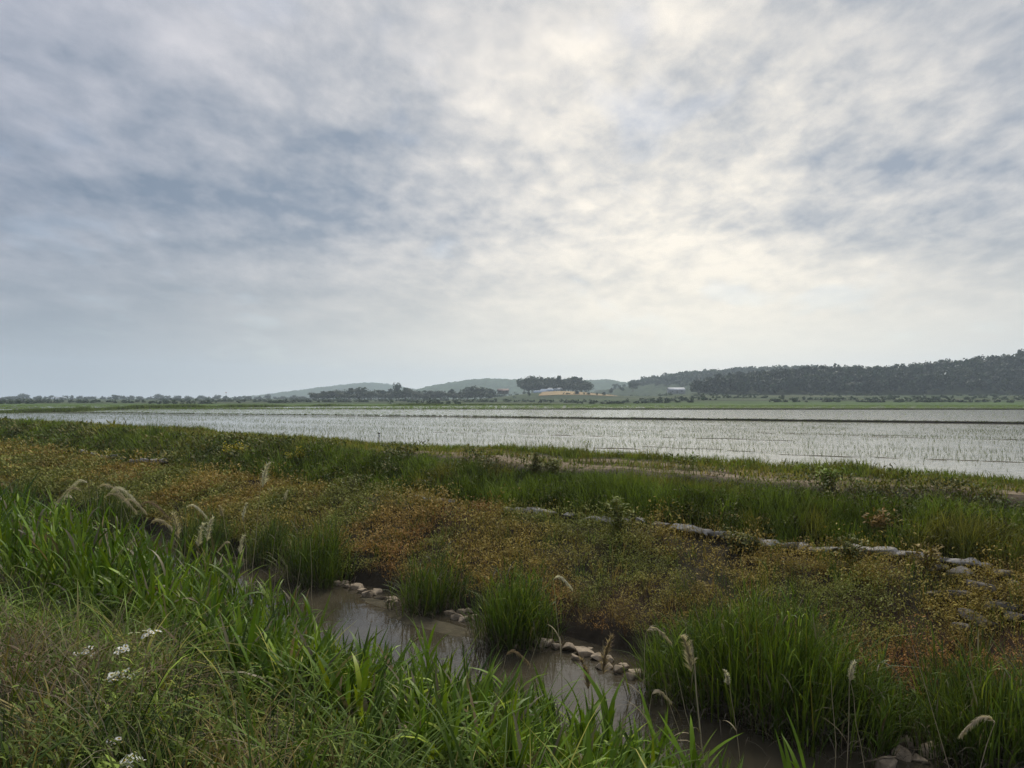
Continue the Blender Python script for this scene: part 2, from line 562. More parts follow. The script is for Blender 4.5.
def crown_geo(acc, c, rad, h, nl, nf, size, col, g, mi=0):
    """a crown of leaf clumps: lobes scattered in an egg, leaf faces in each lobe"""
    c = np.asarray(c, float)
    lob = g.normal(0, 1, (nl, 3))
    lob /= np.linalg.norm(lob, axis=1)[:, None]
    lob *= (g.random((nl, 1)) ** .5) * .72
    lc = c + lob * np.array([rad, rad, h * .5])
    lr = rad * g.uniform(.30, .52, nl)
    k = nf // nl
    d = g.normal(0, 1, (nl, k, 3))
    d /= np.linalg.norm(d, axis=2)[..., None]
    q = lc[:, None] + d * (lr[:, None, None] * (.62 + .45 * g.random((nl, k, 1)))) * np.array([1, 1, .85])
    q = q.reshape(-1, 3)
    tone = np.repeat(g.uniform(.6, 1.35, nl), k)[:, None] * g.uniform(.75, 1.25, (nl * k, 1))
    cc = np.asarray(col) * tone
    n1 = d.reshape(-1, 3) + g.normal(0, .55, q.shape)
    n1 /= np.linalg.norm(n1, axis=1)[:, None]
    rv = g.normal(0, 1, q.shape)
    t1 = np.cross(n1, rv)
    t1 /= np.linalg.norm(t1, axis=1)[:, None] + 1e-9
    t2 = np.cross(n1, t1)
    sz = size * g.uniform(.6, 1.3, (len(q), 1))
    Vv = np.stack([q - t1 * sz, q - t2 * sz * .7, q + t1 * sz, q + t2 * sz * .7], 1)
    acc.add(Vv, np.arange(len(q) * 4).reshape(-1, 4), np.repeat(cc, 4, 0), mi)


# the wood on the right: one mass of crowns
g = np.random.default_rng(5)
a = Acc()
pts = []
for i in range(62):
    for j in range(15):
        x = 118 + i * 6.2 + g.uniform(-2.4, 2.4)
        y = 434 + j * 6.5 + g.uniform(-2.4, 2.4)
        edge = np.interp(x, [118, 140, 170], [460, 442, 434])
        if y < edge or x < .2435 * y + 3:
            continue
        pts.append((x, y))
for (x, y) in pts:
    z = float(wood_z(x, y))
    hh = g.uniform(9, 13.5)
    if y < 446:
        hh *= .8
    rad = hh * g.uniform(.34, .44)
    front = y < 470
    crown_geo(a, (x, y, z + hh * .55), rad, hh * .95, 10 if front else 8, 240 if front else 150, .75 if front else .9, np.array([.018, .030, .013]) * g.uniform(.45, 1.75) * [g.uniform(.8, 1.3), 1, 1], g)
tag(a.obj('woodland', M_tree), 'dark broad-leaved wood covering the ridge at right', 'woodland', kind='stuff')

g = np.random.default_rng(15)
a = Acc()
for i in range(1500):
    x = g.uniform(95, 430)
    y = g.uniform(690, 935)
    z = float(hill_z(x, y))
    if z < 6 or (x < 190 and z < 14 + 6 * g.random()):
        continue
    hh = g.uniform(7, 11)
    crown_geo(a, (x, y, z + hh * .4), hh * .42, hh, 6, 72, 1.25, np.array([.040, .060, .026]) * g.uniform(.7, 1.3), g)
tag(a.obj('woodland', M_tree), 'hazy wood on the hill farther back at right', 'woodland', kind='stuff')

tree_mesh = []
for q in range(5):
    g = np.random.default_rng(40 + q)
    ca, ta = Acc(), Acc()
    hgt = 1.0
    crown_geo(ca, (0, 0, .53), [.46, .40, .52, .38, .44][q], [.95, 1.0, .9, 1.0, .95][q], [14, 13, 16, 12, 14][q], 900, .045, (.032, .047, .021), g)
    tube(ta, [(0, 0, -.05), (.01, .0, .2), (.0, .015, .45), (.01, 0, .7)], [.03, .024, .018, .008], (.09, .07, .05), 6)
    for b in range(4):
        an = b * 1.6 + q
        tube(ta, [(0, 0, .28 + b * .06), (.1 * math.cos(an), .1 * math.sin(an), .42 + b * .06), (.2 * math.cos(an), .2 * math.sin(an), .52 + b * .07)], [.012, .009, .004], (.09, .07, .05), 4)
    tree_mesh.append((ca.mesh('crown', M_tree), ta.mesh('trunk', M_wood)))


def tree(x, yb, yt, D, q, label, group, wide=1.0, zb=None):
    pb, ptp = at_y(x, yb, D), at_y(x, yt, D)
    h = ptp[2] - pb[2]
    r = empty('tree', pb, label, 'tree', group)
    r.scale = (h * wide, h * wide, h)
    r.rotation_euler = (0, 0, random.uniform(0, 6.28))
    for nm, me in zip(('crown', 'trunk'), tree_mesh[q]):
        o = bpy.data.objects.new(nm, me)
        C.objects.link(o)
        o.parent = r
    return r


# the middle group of trees and the knoll grove
mid = [(318, 399, 391.5, 1.1), (328, 399, 389, 1.0), (338, 399, 388, 1.1), (349, 399, 386.5, 1.1), (360, 399, 386, 1.1), (371, 399, 387.5, 1.0), (382, 399, 388, 1.0),
       (397, 399, 379.5, .5), (390, 399, 387, .9), (405, 399, 386.5, .9), (416, 399, 387.5, 1.1), (428, 399, 388.5, 1.1), (441, 399, 389, 1.0), (453, 399, 387.5, 1.0),
       (467, 398, 386, .9), (480, 398, 383, .95), (491, 398, 386.5, 1.0)]
for i, (x, yb, yt, wd) in enumerate(mid):
    lab = ('tall slender tree standing above the middle tree group' if i == 7 else
           'dark rounded crown in the middle tree group, tallest of its right end' if i == 15 else
           '%s tree from the left in the dark middle group left of the knoll' % ORD[i])
    tree(x, yb + 1.0, yt, 520 + (i % 3) * 22, i % 5, lab, 'trees of the middle group', wd * (1 if i == 7 else 1.5))
for i in range(26):
    x = 316 + i * 6.9
    tree(x, 400, 391 - 2.2 * math.sin(i * .9) * math.sin(i * .31 + .5), 500 + (i % 4) * 12, (i * 3) % 5, 'low bushy tree filling the foot of the dark middle tree group', 'low trees of the middle group', 1.9)
gx = np.linspace(524, 589, 17)
for i, x in enumerate(gx):
    top = [375.5, 373.5, 375, 376][i % 4] + (0 if i < 14 else (i - 13) * 1.4) - (1.2 if i == 14 else 0)
    tree(x, 392, top, 590 + (i % 3) * 14, (i * 2) % 5, '%s tree from the left in the dense grove topping the knoll' % ORD[i], 'trees of the knoll grove', 1.0)
for i in range(13):
    tree(524 + i * 5.2, 392.5, 381 + 1.5 * math.sin(i * 2.1), 575 + (i % 3) * 6, (i * 3) % 5, 'low leafy tree along the front edge of the dense knoll grove', 'front trees of the knoll grove', 1.3)
for i, (x, yb, yt) in enumerate([(567, 397.5, 391.5), (577, 397.5, 389), (588, 397.5, 391.8), (597, 397, 392), (604, 397, 391.5), (529, 396.5, 391)]):
    tree(x, yb, yt, 470, i % 5, ['small tree at left in front of the tan field', 'tallest small tree in front of the tan field', 'small tree right of the tallest one before the tan field',
                                 'small thin tree before the right part of the tan field', 'last small tree before the right end of the tan field',
                                 'small tree just left of the tan field'][i], 'small trees before the tan field', .9)
for i, (x, yb, yt) in enumerate([(438, 404, 398.5), (492, 403.5, 400), (508, 403.5, 401), (611, 394, 387), (633, 391, 380.5), (622, 392, 386)]):
    tree(x, yb, yt, 330 if i < 3 else 640, i % 5, ['dark round bush alone in the fields below the middle trees', 'low bush on the field edge right of the middle trees',
         'low bush on the field edge below the knoll', 'small tree at the right foot of the knoll', 'tree at the left tip of the right hand hill', 'small tree between knoll and right hand hill'][i],
         'lone field trees', 1.3)
# the far left tree line
g = np.random.default_rng(77)
xs = np.sort(np.concatenate([np.linspace(2, 322, 60) + g.uniform(-2.5, 2.5, 60)]))
for i, x in enumerate(xs):
    D = g.uniform(820, 1000)
    top = 396.4 - 2.2 * max(0, math.sin(i * 1.9) * math.sin(i * .37)) - g.uniform(0, 1.3) - (1.0 if i % 9 == 4 else 0)
    tree(x, 401.2, top, D, i % 5, 'small hazy tree in the distant tree line at left', 'trees of the distant left tree line', g.uniform(.9, 1.7))

# ------------------------------------------------------------------ far buildings


def greenhouse(p, L, W, H, rz, col, label, group):
    r = empty('greenhouse', p, label, 'greenhouse', group)
    r.rotation_euler = (0, 0, rz)
    an = np.linspace(0, np.pi, 11)
    arc = np.stack([np.cos(an) * W / 2, np.sin(an) * H], 1)
    V = np.array([[x, -L / 2, z] for x, z in arc] + [[x, L / 2, z] for x, z in arc])
    F = np.array([[k, k + 1, k + 12, k + 11] for k in range(10)])
    a = Acc(); a.add(V, F, col)
    a.obj('cover', M_paint, r)
    e = Acc()
    for y in (-L / 2 + .02, L / 2 - .02):
        e = Acc()
        e.add([[x * .99, y, z * .99] for x, z in arc], np.array([list(range(11))]), np.array(col) * .9)
        e.obj('end_wall', M_paint, r)
    d = Acc(); box(d, (-.7, -L / 2 - .03, 0), (.7, -L / 2 - .005, 1.9), (.3, .32, .34))
    d.obj('door', M_paint, r)
    return r


def house(p, L, W, H, rz, wcol, rcol, label):
    r = empty('house', p, label, 'house')
    r.rotation_euler = (0, 0, rz)
    a = Acc(); box(a, (-L / 2, -W / 2, -.6), (L / 2, W / 2, H), wcol)
    for s_ in (-1, 1):
        a.add([(s_ * L / 2, -W / 2, H), (s_ * L / 2, W / 2, H), (s_ * L / 2, 0, H + W * .28)], np.array([[0, 1, 2]]), wcol)
    a.obj('wall', M_paint, r)
    b = Acc()
    for s_ in (-1, 1):
        V = [(-L / 2 - .4, s_ * (W / 2 + .4), H - .2), (L / 2 + .4, s_ * (W / 2 + .4), H - .2), (L / 2 + .4, 0, H + W * .28 + .12), (-L / 2 - .4, 0, H + W * .28 + .12)]
        V += [(x, y, z + .15) for x, y, z in V]
        b.add(V, np.array([(0, 1, 2, 3), (4, 5, 6, 7), (0, 1, 5, 4), (1, 2, 6, 5), (2, 3, 7, 6), (3, 0, 4, 7)]), rcol)
    b.obj('roof', M_paint, r)
    for k in range(3):
        d = Acc(); x = (-.3 + .3 * k) * L
        if k == 1:
            box(d, (x - .5, -W / 2 - .04, -.3), (x + .5, -W / 2 - .005, 2.0), (.12, .09, .07)); d.obj('door', M_paint, r)
        else:
            box(d, (x - .7, -W / 2 - .04, 1.0), (x + .7, -W / 2 - .005, 2.1), (.06, .07, .08)); d.obj('window', M_paint, r)


for i, (x, y, D, L, rz, lab) in enumerate([
        (541, 393.2, 545, 10, R(62), 'long bluish plastic greenhouse left of the tan field, nearest of three'),
        (548, 391.6, 560, 11, R(62), 'bluish plastic greenhouse in the middle of the three below the grove'),
        (555, 390.4, 575, 11, R(62), 'pale greenhouse closest to the grove, farthest of three')]):
    greenhouse(at_y(x, y, D), L, 6, 2.0, rz, (.24, .30, .37) if i < 2 else (.42, .44, .45), lab, 'greenhouses below the grove')
for x, D, L, lab in [(59, 880, 16, 'pale distant greenhouse in the tree line at far left'), (113, 860, 14, 'pale distant greenhouse right of the first one in the left tree line')]:
    greenhouse(at_y(x, 399.8, D), L, 7, 3.4, R(90), (.6, .63, .65), lab, 'greenhouses in the left tree line')
house(at_y(676, 393.0, 640), 14, 7, 2.6, R(4), (.25, .255, .26), (.36, .37, .39), 'low pale roofed farmhouse at the foot of the right hand hill')
house(at_y(503, 393.4, 560), 8, 5, 1.9, R(8), (.16, .155, .14), (.13, .080, .062), 'small farmhouse with a reddish roof right of the middle trees')

# the tan field on the knoll and the pale lane
def patch_px(name, pts, D0, D1, mat_, col, label, cat, lift):
    """sheet laid a little above the far field between two depths"""
    xs0, xs1 = pts
    u = np.linspace(0, 1, 24)
    rows = []
    for k in range(12):
        w_ = k / 11
        Y = D0 + (D1 - D0) * w_
        xa = xs0[0] + (xs1[0] - xs0[0]) * w_ + math.sin(k * 1.3) * .6
        xb = xs0[1] + (xs1[1] - xs0[1]) * w_ + math.sin(k * 1.7) * .9
        X = ((xa + (xb - xa) * u) - 512) / FPX * Y
        rows.append(np.stack([X, np.full(24, Y), 1.74 + far_rise(X, np.full(24, Y)) + lift], 1))
    V = np.array(rows)
    I = np.arange(12 * 24).reshape(12, 24)
    F = np.stack([I[:-1, :-1], I[:-1, 1:], I[1:, 1:], I[1:, :-1]], -1).reshape(-1, 4)
    a = Acc(); a.add(V, F, col)
    tag(a.obj(name, mat_, smooth=True), label, cat, kind='structure')


patch_px('field', ((538, 618), (543, 604)), 462, 534, M_far, (.33, .245, .13), 'tan ripe barley field on the slope of the knoll', 'field', .35)
# slim pole
p = at_y(226, 400, 880)
a = Acc(); tube(a, [p, p + [0, 0, 8.4]], [.22, .14], (.3, .3, .3), 6)
pole = empty('mast', p, 'slim mast with a reddish head above the left tree line', 'mast')
child(a.obj('post', M_paint, loc=p), pole)
a = Acc(); box(a, p + [-.7, -.35, 8.4], p + [.7, .35, 9.5], (.35, .10, .08))
child(a.obj('mast_head', M_paint, loc=p), pole)

# ------------------------------------------------------------------ bunds between paddies and grassy field edges


def bund(pxs, z, hgt, wid, col, label, name='bund'):
    L = [at_z(x, y, z) for x, y in pxs]
    pts = []
    for q in range(len(L) - 1):
        n = max(2, int(np.linalg.norm(L[q + 1] - L[q]) / .8))
        pts += [L[q] + (L[q + 1] - L[q]) * k / n for k in range(n)]
    pts.append(L[-1])
    pts = np.array(pts)
    T = np.gradient(pts, axis=0); T /= np.linalg.norm(T, axis=1)[:, None]
    Nn = np.stack([-T[:, 1], T[:, 0], 0 * T[:, 0]], 1)
    prof = [(-.5, -.25), (-.3, .75), (-.1, 1.0), (.12, .95), (.3, .7), (.5, -.25)]
    V = np.zeros((len(pts), 6, 3))
    for k, (o, h) in enumerate(prof):
        nz = vnoise(np.arange(len(pts)) * .6, np.full(len(pts), k * 1.7), 91, 3)
        V[:, k] = pts + Nn * (wid * (o + (nz - .5) * .18))[:, None]
        V[:, k, 2] += hgt * h * (.65 + .7 * nz) * np.interp(pts[:, 0], [-25, 0, 14], [.15, .45, 1.0])
    I = np.arange(len(pts) * 6).reshape(len(pts), 6)
    F = np.stack([I[:-1, :-1], I[1:, :-1], I[1:, 1:], I[:-1, 1:]], -1).reshape(-1, 4)
    a = Acc(); a.add(V, F, col)
    tag(a.obj(name, M_mud, smooth=True), label, 'earth bank', kind='structure')
    return pts


L1 = bund([(-60, 411.8), (60, 413), (240, 415.2), (440, 416.8), (640, 419.3), (1090, 424.8)], 1.7, .17, .5, (.035, .028, .02), 'dark muddy bund crossing the flooded paddy')
L2 = bund([(-80, 408), (200, 409.3), (500, 409.4), (1080, 409.7)], 1.7, .24, .7, (.045, .045, .022), 'second low bund farther across the paddies')

# shoals of mud breaking the paddy surface
a = Acc()
g = np.random.default_rng(3)
for (x0, y0, x1, y1, n) in [(430, 432, 620, 437, 26), (640, 446, 760, 452, 16), (760, 454, 1010, 462, 34), (560, 428, 900, 436, 30), (520, 447, 640, 449, 12), (820, 436, 1024, 440, 16), (620, 436, 800, 441, 18)]:
    for k in range(n // 2):
        u = g.random()
        c = at_z(x0 + (x1 - x0) * u + g.normal(0, 3), y0 + (y1 - y0) * u + g.normal(0, .25), 1.7)
        m_ = 12
        an = np.linspace(0, 2 * np.pi, m_, endpoint=False)
        rx, ry = g.uniform(.2, 1.1), g.uniform(.06, .16)
        rr = g.uniform(.7, 1.25, m_)
        dirv = np.array([.86, -.5, 0]); pv = np.array([.5, .86, 0])
        ring = c + np.cos(an)[:, None] * dirv * rx * rr[:, None] + np.sin(an)[:, None] * pv * ry * rr[:, None]
        ring[:, 2] = 1.685
        inner = c + (ring - c) * .55
        inner[:, 2] = 1.7 + g.uniform(.004, .016)
        V = np.concatenate([ring, inner])
        F = np.array([[i, (i + 1) % m_, m_ + (i + 1) % m_, m_ + i] for i in range(m_)])
        n0 = a.n
        a.add(V, F, (.055, .047, .034))
        a.f.append((np.array([list(range(m_, 2 * m_))], np.int32) + n0, 0))
tag(a.obj('mud', M_mud), 'broken lines of mud showing above the paddy water', 'mud', kind='stuff')

# rice seedlings in rows
def tufts(name, pts, hgt, wid, col, nb, label, cat, mat_=M_rice, spread=.03, e1=.9, nseg=2):
    pts = np.asarray(pts)
    n = len(pts)
    acc = Acc()
    b = np.repeat(pts, nb, 0) + np.concatenate([rng.normal(0, spread, (n * nb, 2)), np.zeros((n * nb, 1))], 1)
    sc_ = np.repeat(rng.uniform(.65, 1.35, n), nb)
    cc = np.repeat(np.asarray(col)[None] * rng.uniform(.7, 1.35, (n, 1)) if np.asarray(col).ndim == 1 else col, nb, 0)
    strips(acc, b, hgt * sc_ * rng.uniform(.7, 1.2, n * nb), wid, rng.uniform(0, 6.28, n * nb), rng.uniform(1.15, 1.6, n * nb), rng.uniform(e1 - .6, e1 + .5, n * nb), cc, nseg)
    return tag(acc.obj(name, mat_), label, cat, kind='stuff')


ang = math.atan2(-.5, .86)
rd = np.array([math.cos(ang), math.sin(ang)])
pd = np.array([-rd[1], rd[0]])
A_, B_ = np.meshgrid(np.arange(-160, 160, .21), np.arange(0, 130, .36), indexing='ij')
xy = A_.ravel()[:, None] * rd + B_.ravel()[:, None] * pd
xy = xy + rng.normal(0, .055, xy.shape)
ratio = xy[:, 0] / np.maximum(xy[:, 1], 1)
tt = xy @ N_[:2]
l1y = np.interp(xy[:, 0], np.sort(L1[:, 0]), L1[np.argsort(L1[:, 0]), 1])
keep = (np.abs(ratio) < .76) & (tt > 21.2) & (xy[:, 1] < l1y - .5)
thin = np.clip(1.45 - xy[:, 1] / 75, .42, 1)
vn2 = vnoise((xy @ rd) / 22, (xy @ pd) / 1.6, 53, 2)
vn = vnoise(xy[:, 0] / 7, xy[:, 1] / 7, 51, 3)
keep &= rng.random(len(xy)) < thin * np.clip((vn - .22) * 4, .05, 1) * np.clip((vn2 - .28) * 4 + np.clip(-ratio, 0, .4), .12, 1)
xy = xy[keep]
tufts('rice_seedlings', np.concatenate([xy, np.full((len(xy), 1), 1.68)], 1), .135, .013 + .00022 * np.repeat(xy[:, 1], 3), (.055, .080, .026), 3,
      'rows of young rice seedlings standing in the near paddy', 'rice seedlings', spread=.018, e1=1.15, nseg=1)
n = 26000
xx = rng.uniform(-.78, .78, n)
yy = np.sqrt(rng.uniform(62 ** 2, 138 ** 2, n))
xy = np.stack([xx * yy, yy], 1)
l1y = np.interp(xy[:, 0], np.sort(L1[:, 0]), L1[np.argsort(L1[:, 0]), 1])
left = np.clip(.70 - (xx + .25) * 1.2, .08, 1)
keep = (xy @ N_[:2] > 21.5) & (xy[:, 1] > l1y + .6) & (rng.random(n) < left)
xy = xy[keep]
tufts('rice_seedlings', np.concatenate([xy, np.full((len(xy), 1), 1.68)], 1), .15, .06, (.10, .145, .04), 3, 'paler rice seedlings in the flooded paddy beyond the dark bund', 'rice seedlings', spread=.1, e1=1.1, nseg=1)
n = 20000
xx = rng.uniform(-.78, .78, n); yy = np.sqrt(rng.uniform(141 ** 2, 211 ** 2, n))
k_ = (vnoise(yy / 14, xx * 2, 23, 2) + rng.normal(0, .08, n)) > .40
xy = np.stack([xx * yy, yy], 1)[k_]
tufts('rice_plants', np.concatenate([xy, np.full((len(xy), 1), 1.69)], 1), .26, .16, (.10, .16, .04), 4, 'bright green rice in the far paddy strips', 'rice plants', spread=.25, e1=.9, nseg=1)
# grass along bunds and the far bank
def line_pts(pts, n, wob):
    i = rng.integers(0, len(pts), n)
    q = pts[i] + np.concatenate([rng.normal(0, wob, (n, 2)), np.zeros((n, 1))], 1)
    return q
q = np.concatenate([line_pts(L1, 2600, .2), line_pts(L2, 2200, .3)])
q[:, 2] = 1.78
tufts('bund_grass', q, .16, .05, (.045, .055, .022), 4, 'short dark grass fringing the paddy bunds', 'grass', spread=.1, e1=.8)
fl = np.array([at_z(x, y, 1.74) for x, y in [(-60, 413.6), (0, 412.6), (60, 411.4), (130, 408.6), (250, 406.8), (420, 405.4), (620, 404.4), (820, 404.2), (1060, 404.2)]])
fp = np.concatenate([fl[k] + (fl[k + 1] - fl[k]) * np.linspace(0, 1, 200)[:, None] for k in range(len(fl) - 1)])
q = line_pts(fp, 5200, .8); q[:, 2] = 1.62
hh = (.35 + .55 * np.clip((vnoise(q[:, 0] / 9, q[:, 1] / 9, 13, 2) - .35) * 3, 0, 1)) * np.interp(q[:, 0], [-90, -40, 20, 100], [1.1, 1.0, .6, .5])
acc = Acc()
n5 = 5
strips(acc, np.repeat(q, n5, 0) + rng.normal(0, .25, (len(q) * n5, 3)) * [1, 1, 0], np.repeat(hh, n5) * rng.uniform(.6, 1.2, len(q) * n5), .16, rng.uniform(0, 6.28, len(q) * n5),
       rng.uniform(1.1, 1.6, len(q) * n5), rng.uniform(.3, 1.3, len(q) * n5), np.repeat(np.array([.048, .070, .026]) * rng.uniform(.6, 1.5, (len(q), 1)), n5, 0), 2)
tag(acc.obj('tall_grass', M_grass), 'dark rank grass on the bank at the far paddy edge', 'grass', kind='stuff')
# scrub rows in the far fields
n = 2600
yy = rng.choice([262, 300, 345, 405, 470, 560, 660], n) + rng.normal(0, 3, n)
xx = rng.uniform(-.78, .78, n) * yy
k_ = vnoise(xx / 40, yy / 30, 43, 2) > .46
xx, yy = xx[k_], yy[k_]
acc = Acc()
for x, y in zip(xx, yy):
    z = 1.74 + float(far_rise(x, y))
    hs = rng.uniform(.5, 1.7) * (1 + (y > 420) * .8)
    crown_geo(acc, (x, y, z + hs * .35), hs * 1.2, hs, 3, 24, .42, (.040, .062, .027), rng)
tag(acc.obj('scrub', M_tree), 'low dark scrub along the edges of the far fields', 'scrub', kind='stuff')

# ------------------------------------------------------------------ vegetation of the two banks
def clump_grass(name, s0, s1, t0, t1, nclump, nb, hgt, wid, cols, label, cat, rad=.16, e1=(.1, 1.1), nseg=3, mat_=M_grass, hfun=None, keepf=None, sfall=True, colf=None, seed=0):
    g = np.random.default_rng(100 + seed)
    # more clumps close to the viewer, fewer and broader ones far along the ditch
    if sfall:
        u = g.random(nclump)
        k0, k1 = math.log(s0 + 14), math.log(s1 + 14)
        s = np.exp(k0 + (k1 - k0) * u) - 14
    else:
        s = g.uniform(s0, s1, nclump)
    t = g.uniform(t0, t1, nclump)
    if keepf is not None:
        m_ = g.random(nclump) < keepf(s, t)
        s, t = s[m_], t[m_]
    n = len(s)
    dist = np.hypot(s, t)
    fat = np.clip(dist / 16, .8, 3.2)
    ss = np.repeat(s, nb) + g.normal(0, rad, n * nb) * np.repeat(fat, nb)
    tt = np.repeat(t, nb) + g.normal(0, rad, n * nb) * np.repeat(fat, nb)
    z = ground(ss, tt)
    base = ss[:, None] * D_ + tt[:, None] * N_
    base[:, 2] = z - .03
    hm = np.ones(n) if hfun is None else hfun(s, t)
    h = hgt * np.repeat(hm * g.uniform(.65, 1.3, n), nb) * g.uniform(.55, 1.15, n * nb)
    ok = (z > -.02) & (h > .03)
    if colf is None:
        cols = np.asarray(cols, float)
        ci = g.integers(0, len(cols), n)
        cc = cols[ci]
    else:
        cc = colf(s, t, g)
    cc = np.repeat(cc * g.uniform(.5, 1.6, (n, 1)), nb, 0) * g.uniform(.8, 1.25, (n * nb, 1))
    az = np.repeat(g.uniform(0, 6.28, n), nb) + g.normal(0, 1.3, n * nb)
    acc = Acc()
    strips(acc, base[ok], h[ok], (wid * np.repeat(fat, nb) * g.uniform(.7, 1.3, n * nb))[ok], az[ok], g.uniform(1.05, 1.62, n * nb)[ok], g.uniform(e1[0], e1[1], n * nb)[ok], cc[ok], nseg, g.uniform(-.5, .5, n * nb)[ok])
    return tag(acc.obj(name, mat_), label, cat, kind='stuff')


GREEN = [(.060, .105, .026), (.050, .085, .022), (.085, .120, .032), (.070, .090, .030), (.045, .070, .022)]
def slope_col(s, t, g):
    a_ = vnoise(s * .5, t * .8, 15, 3)[:, None]
    b_ = vnoise(s * .9 + 40, t * .9, 16, 2)[:, None]
    c = np.array([.030, .045, .017]) * (1 - a_) + np.array([.080, .118, .030]) * a_
    m_ = np.clip((b_ - .58) * 7, 0, 1)
    return c * (1 - m_ * .6) + np.array([.10, .088, .042]) * m_ * .6
clump_grass('bank_grass', -4, 110, 14.0, 16.4, 6500, 18, .62, .015, None, 'rank green grass on the slope of the dyke', 'grass', rad=.09,
            hfun=lambda s, t: (.35 + 1.2 * vnoise(s * .6, t * .8, 77, 2)) * np.clip((16.2 - t) / 1.3 + np.clip((s - 16) / 14, 0, 1), .14, 1), colf=slope_col, seed=1, e1=(.0, 1.25))
clump_grass('bank_grass', -4, 110, 18.55, 20.5, 3400, 14, .36, .017, [(.060, .088, .026), (.075, .095, .032), (.080, .082, .036)], 'short grass verge between the track and the paddy', 'grass', rad=.12, seed=2,
            hfun=lambda s, t: .35 + .9 * vnoise(s * .6, t * .6, 78, 2))
clump_grass('bank_grass', -4, 110, 16.3, 18.6, 3000, 12, .26, .016, [(.060, .085, .028), (.080, .090, .035), (.105, .095, .048)], 'patchy grass growing over the dirt track', 'grass', rad=.12, seed=3,
            hfun=lambda s, t: np.where(s > 22, 1.5, .8),
            keepf=lambda s, t: np.clip(np.exp(-((t - 17.4) / .34) ** 2) * .9 + .25 + np.clip((s - 12) / 12, 0, 1) + .8 * (vnoise(s * .45, t * .5, 8, 2) > .56), 0, 1))


def berm_col(s, t, g):
    up_ = np.clip((t - 10.6) / 2.6, 0, 1)
    a_ = vnoise(s * .42, t * .5, 3, 3)
    b_ = vnoise(s * .6 + 9, t * .6, 29, 3)
    rust, olive, green, ochre = np.array([.105, .052, .030]), np.array([.088, .074, .028]), np.array([.050, .068, .024]), np.array([.100, .078, .036])
    r_ = np.clip((a_ - .47 + (.5 - up_) * .20) * 4, 0, .85)[:, None]
    r_ = r_ * np.clip(1.25 - s / 26, .35, 1)[:, None]
    gm = np.clip((b_ - .50 + np.clip((s - 8) / 80, 0, .12)) * 6, 0, 1)[:, None]
    om = np.clip((.40 - b_) * 6, 0, 1)[:, None]
    c = olive * (1 - r_) + rust * r_
    c = c * (1 - gm * .8) + green * gm * .8
    return c * (1 - om * .6) + ochre * om * .6


def herbs(name, s0, s1, t0, t1, n, hgt, leaf, nl, colf, label, seed, hfun=None, keepf=None, mat_=M_herb, lw=.38):
    g = np.random.default_rng(300 + seed)
    u = g.random(n)
    k0, k1 = math.log(s0 + 14), math.log(s1 + 14)
    s = np.exp(k0 + (k1 - k0) * u) - 14
    t = g.uniform(t0, t1, n)
    if keepf is not None:
        m_ = g.random(n) < keepf(s, t)
        s, t = s[m_], t[m_]
    n = len(s)
    fat = np.clip(np.hypot(s, t) / 15, .8, 3)
    z = ground(s, t)
    h = hgt * g.uniform(.6, 1.35, n) * (1 if hfun is None else hfun(s, t))
    base = s[:, None] * D_ + t[:, None] * N_
    base[:, 2] = z
    cc = colf(s, t, g) * g.uniform(.7, 1.3, (n, 1))
    acc = Acc()
    strips(acc, base - [0, 0, .03], h * 1.05, .006 * fat, g.uniform(0, 6.28, n), g.uniform(1.2, 1.57, n), g.uniform(1.0, 1.5, n), cc * [1.15, .8, .8], 2)
    lu = .35 + .7 * g.random((n, nl)) ** .7
    lb = np.repeat(base[:, None], nl, 1)
    sp = g.normal(0, 1, (n, nl, 2)) * (.10 * fat)[:, None, None] * (hgt / .35)
    lb[..., :2] += sp
    lb[..., 2] += lu * h[:, None]
    L = leaf * fat[:, None] * g.uniform(.6, 1.3, (n, nl))
    strips(acc, lb.reshape(-1, 3), L.ravel(), (L * lw).ravel(), g.uniform(0, 6.28, n * nl), g.uniform(.2, 1.3, n * nl), g.uniform(-.7, .5, n * nl),
           (np.repeat(cc[:, None], nl, 1) * g.uniform(.88, 1.12, (n, nl, 1))).reshape(-1, 3), 2, g.uniform(-.6, .6, n * nl), belly=.45)
    return tag(acc.obj(name, mat_), label, 'ground cover', kind='stuff')


herbs('ground_cover', -4, 100, 10.25, 14.0, 20000, .30, .044, 24, berm_col, 'rusty and olive knotweed covering the berm beside the ditch', 1,
      hfun=lambda s, t: .30 + 1.25 * vnoise(s * 1.1, t * 1.1, 44, 3) ** 1.5 + .25 * (hash2((s * 999).astype(np.int64), (t * 999).astype(np.int64), 5) > .9),
      keepf=lambda s, t: np.clip((vnoise(s * 1.3, t * 1.3, 49, 3) - .27) * 6, .25, 1) * np.where(t > 13.35, .22, 1))
herbs('ground_cover', -4, 60, 10.4, 13.6, 900, .55, .06, 24, berm_col, 'taller knotweed stems standing out of the berm cover', 2)
def forb_col(s, t, g):
    b_ = (g.random(len(s)) ** 1.5)[:, None]
    return np.array([.020, .032, .013]) * (1 - b_) + np.array([.052, .048, .024]) * b_
herbs('ground_cover', -4, 90, 14.0, 16.3, 4600, .40, .075, 12, forb_col, 'dark leafy forbs scattered through the grass of the dyke', 9, hfun=lambda s, t: .4 + .9 * vnoise(s * .5, t * .6, 58, 2),
      keepf=lambda s, t: np.clip((vnoise(s * .5, t * .7, 59, 2) - .38) * 5, 0, 1))
clump_grass('bank_grass', -4, 100, 10.4, 13.9, 1100, 16, .46, .009, [(.050, .080, .026), (.090, .085, .036), (.045, .070, .024), (.12, .09, .055)], 'thin grass growing through the knotweed', 'grass', rad=.10, seed=4, e1=(.2, 1.3))

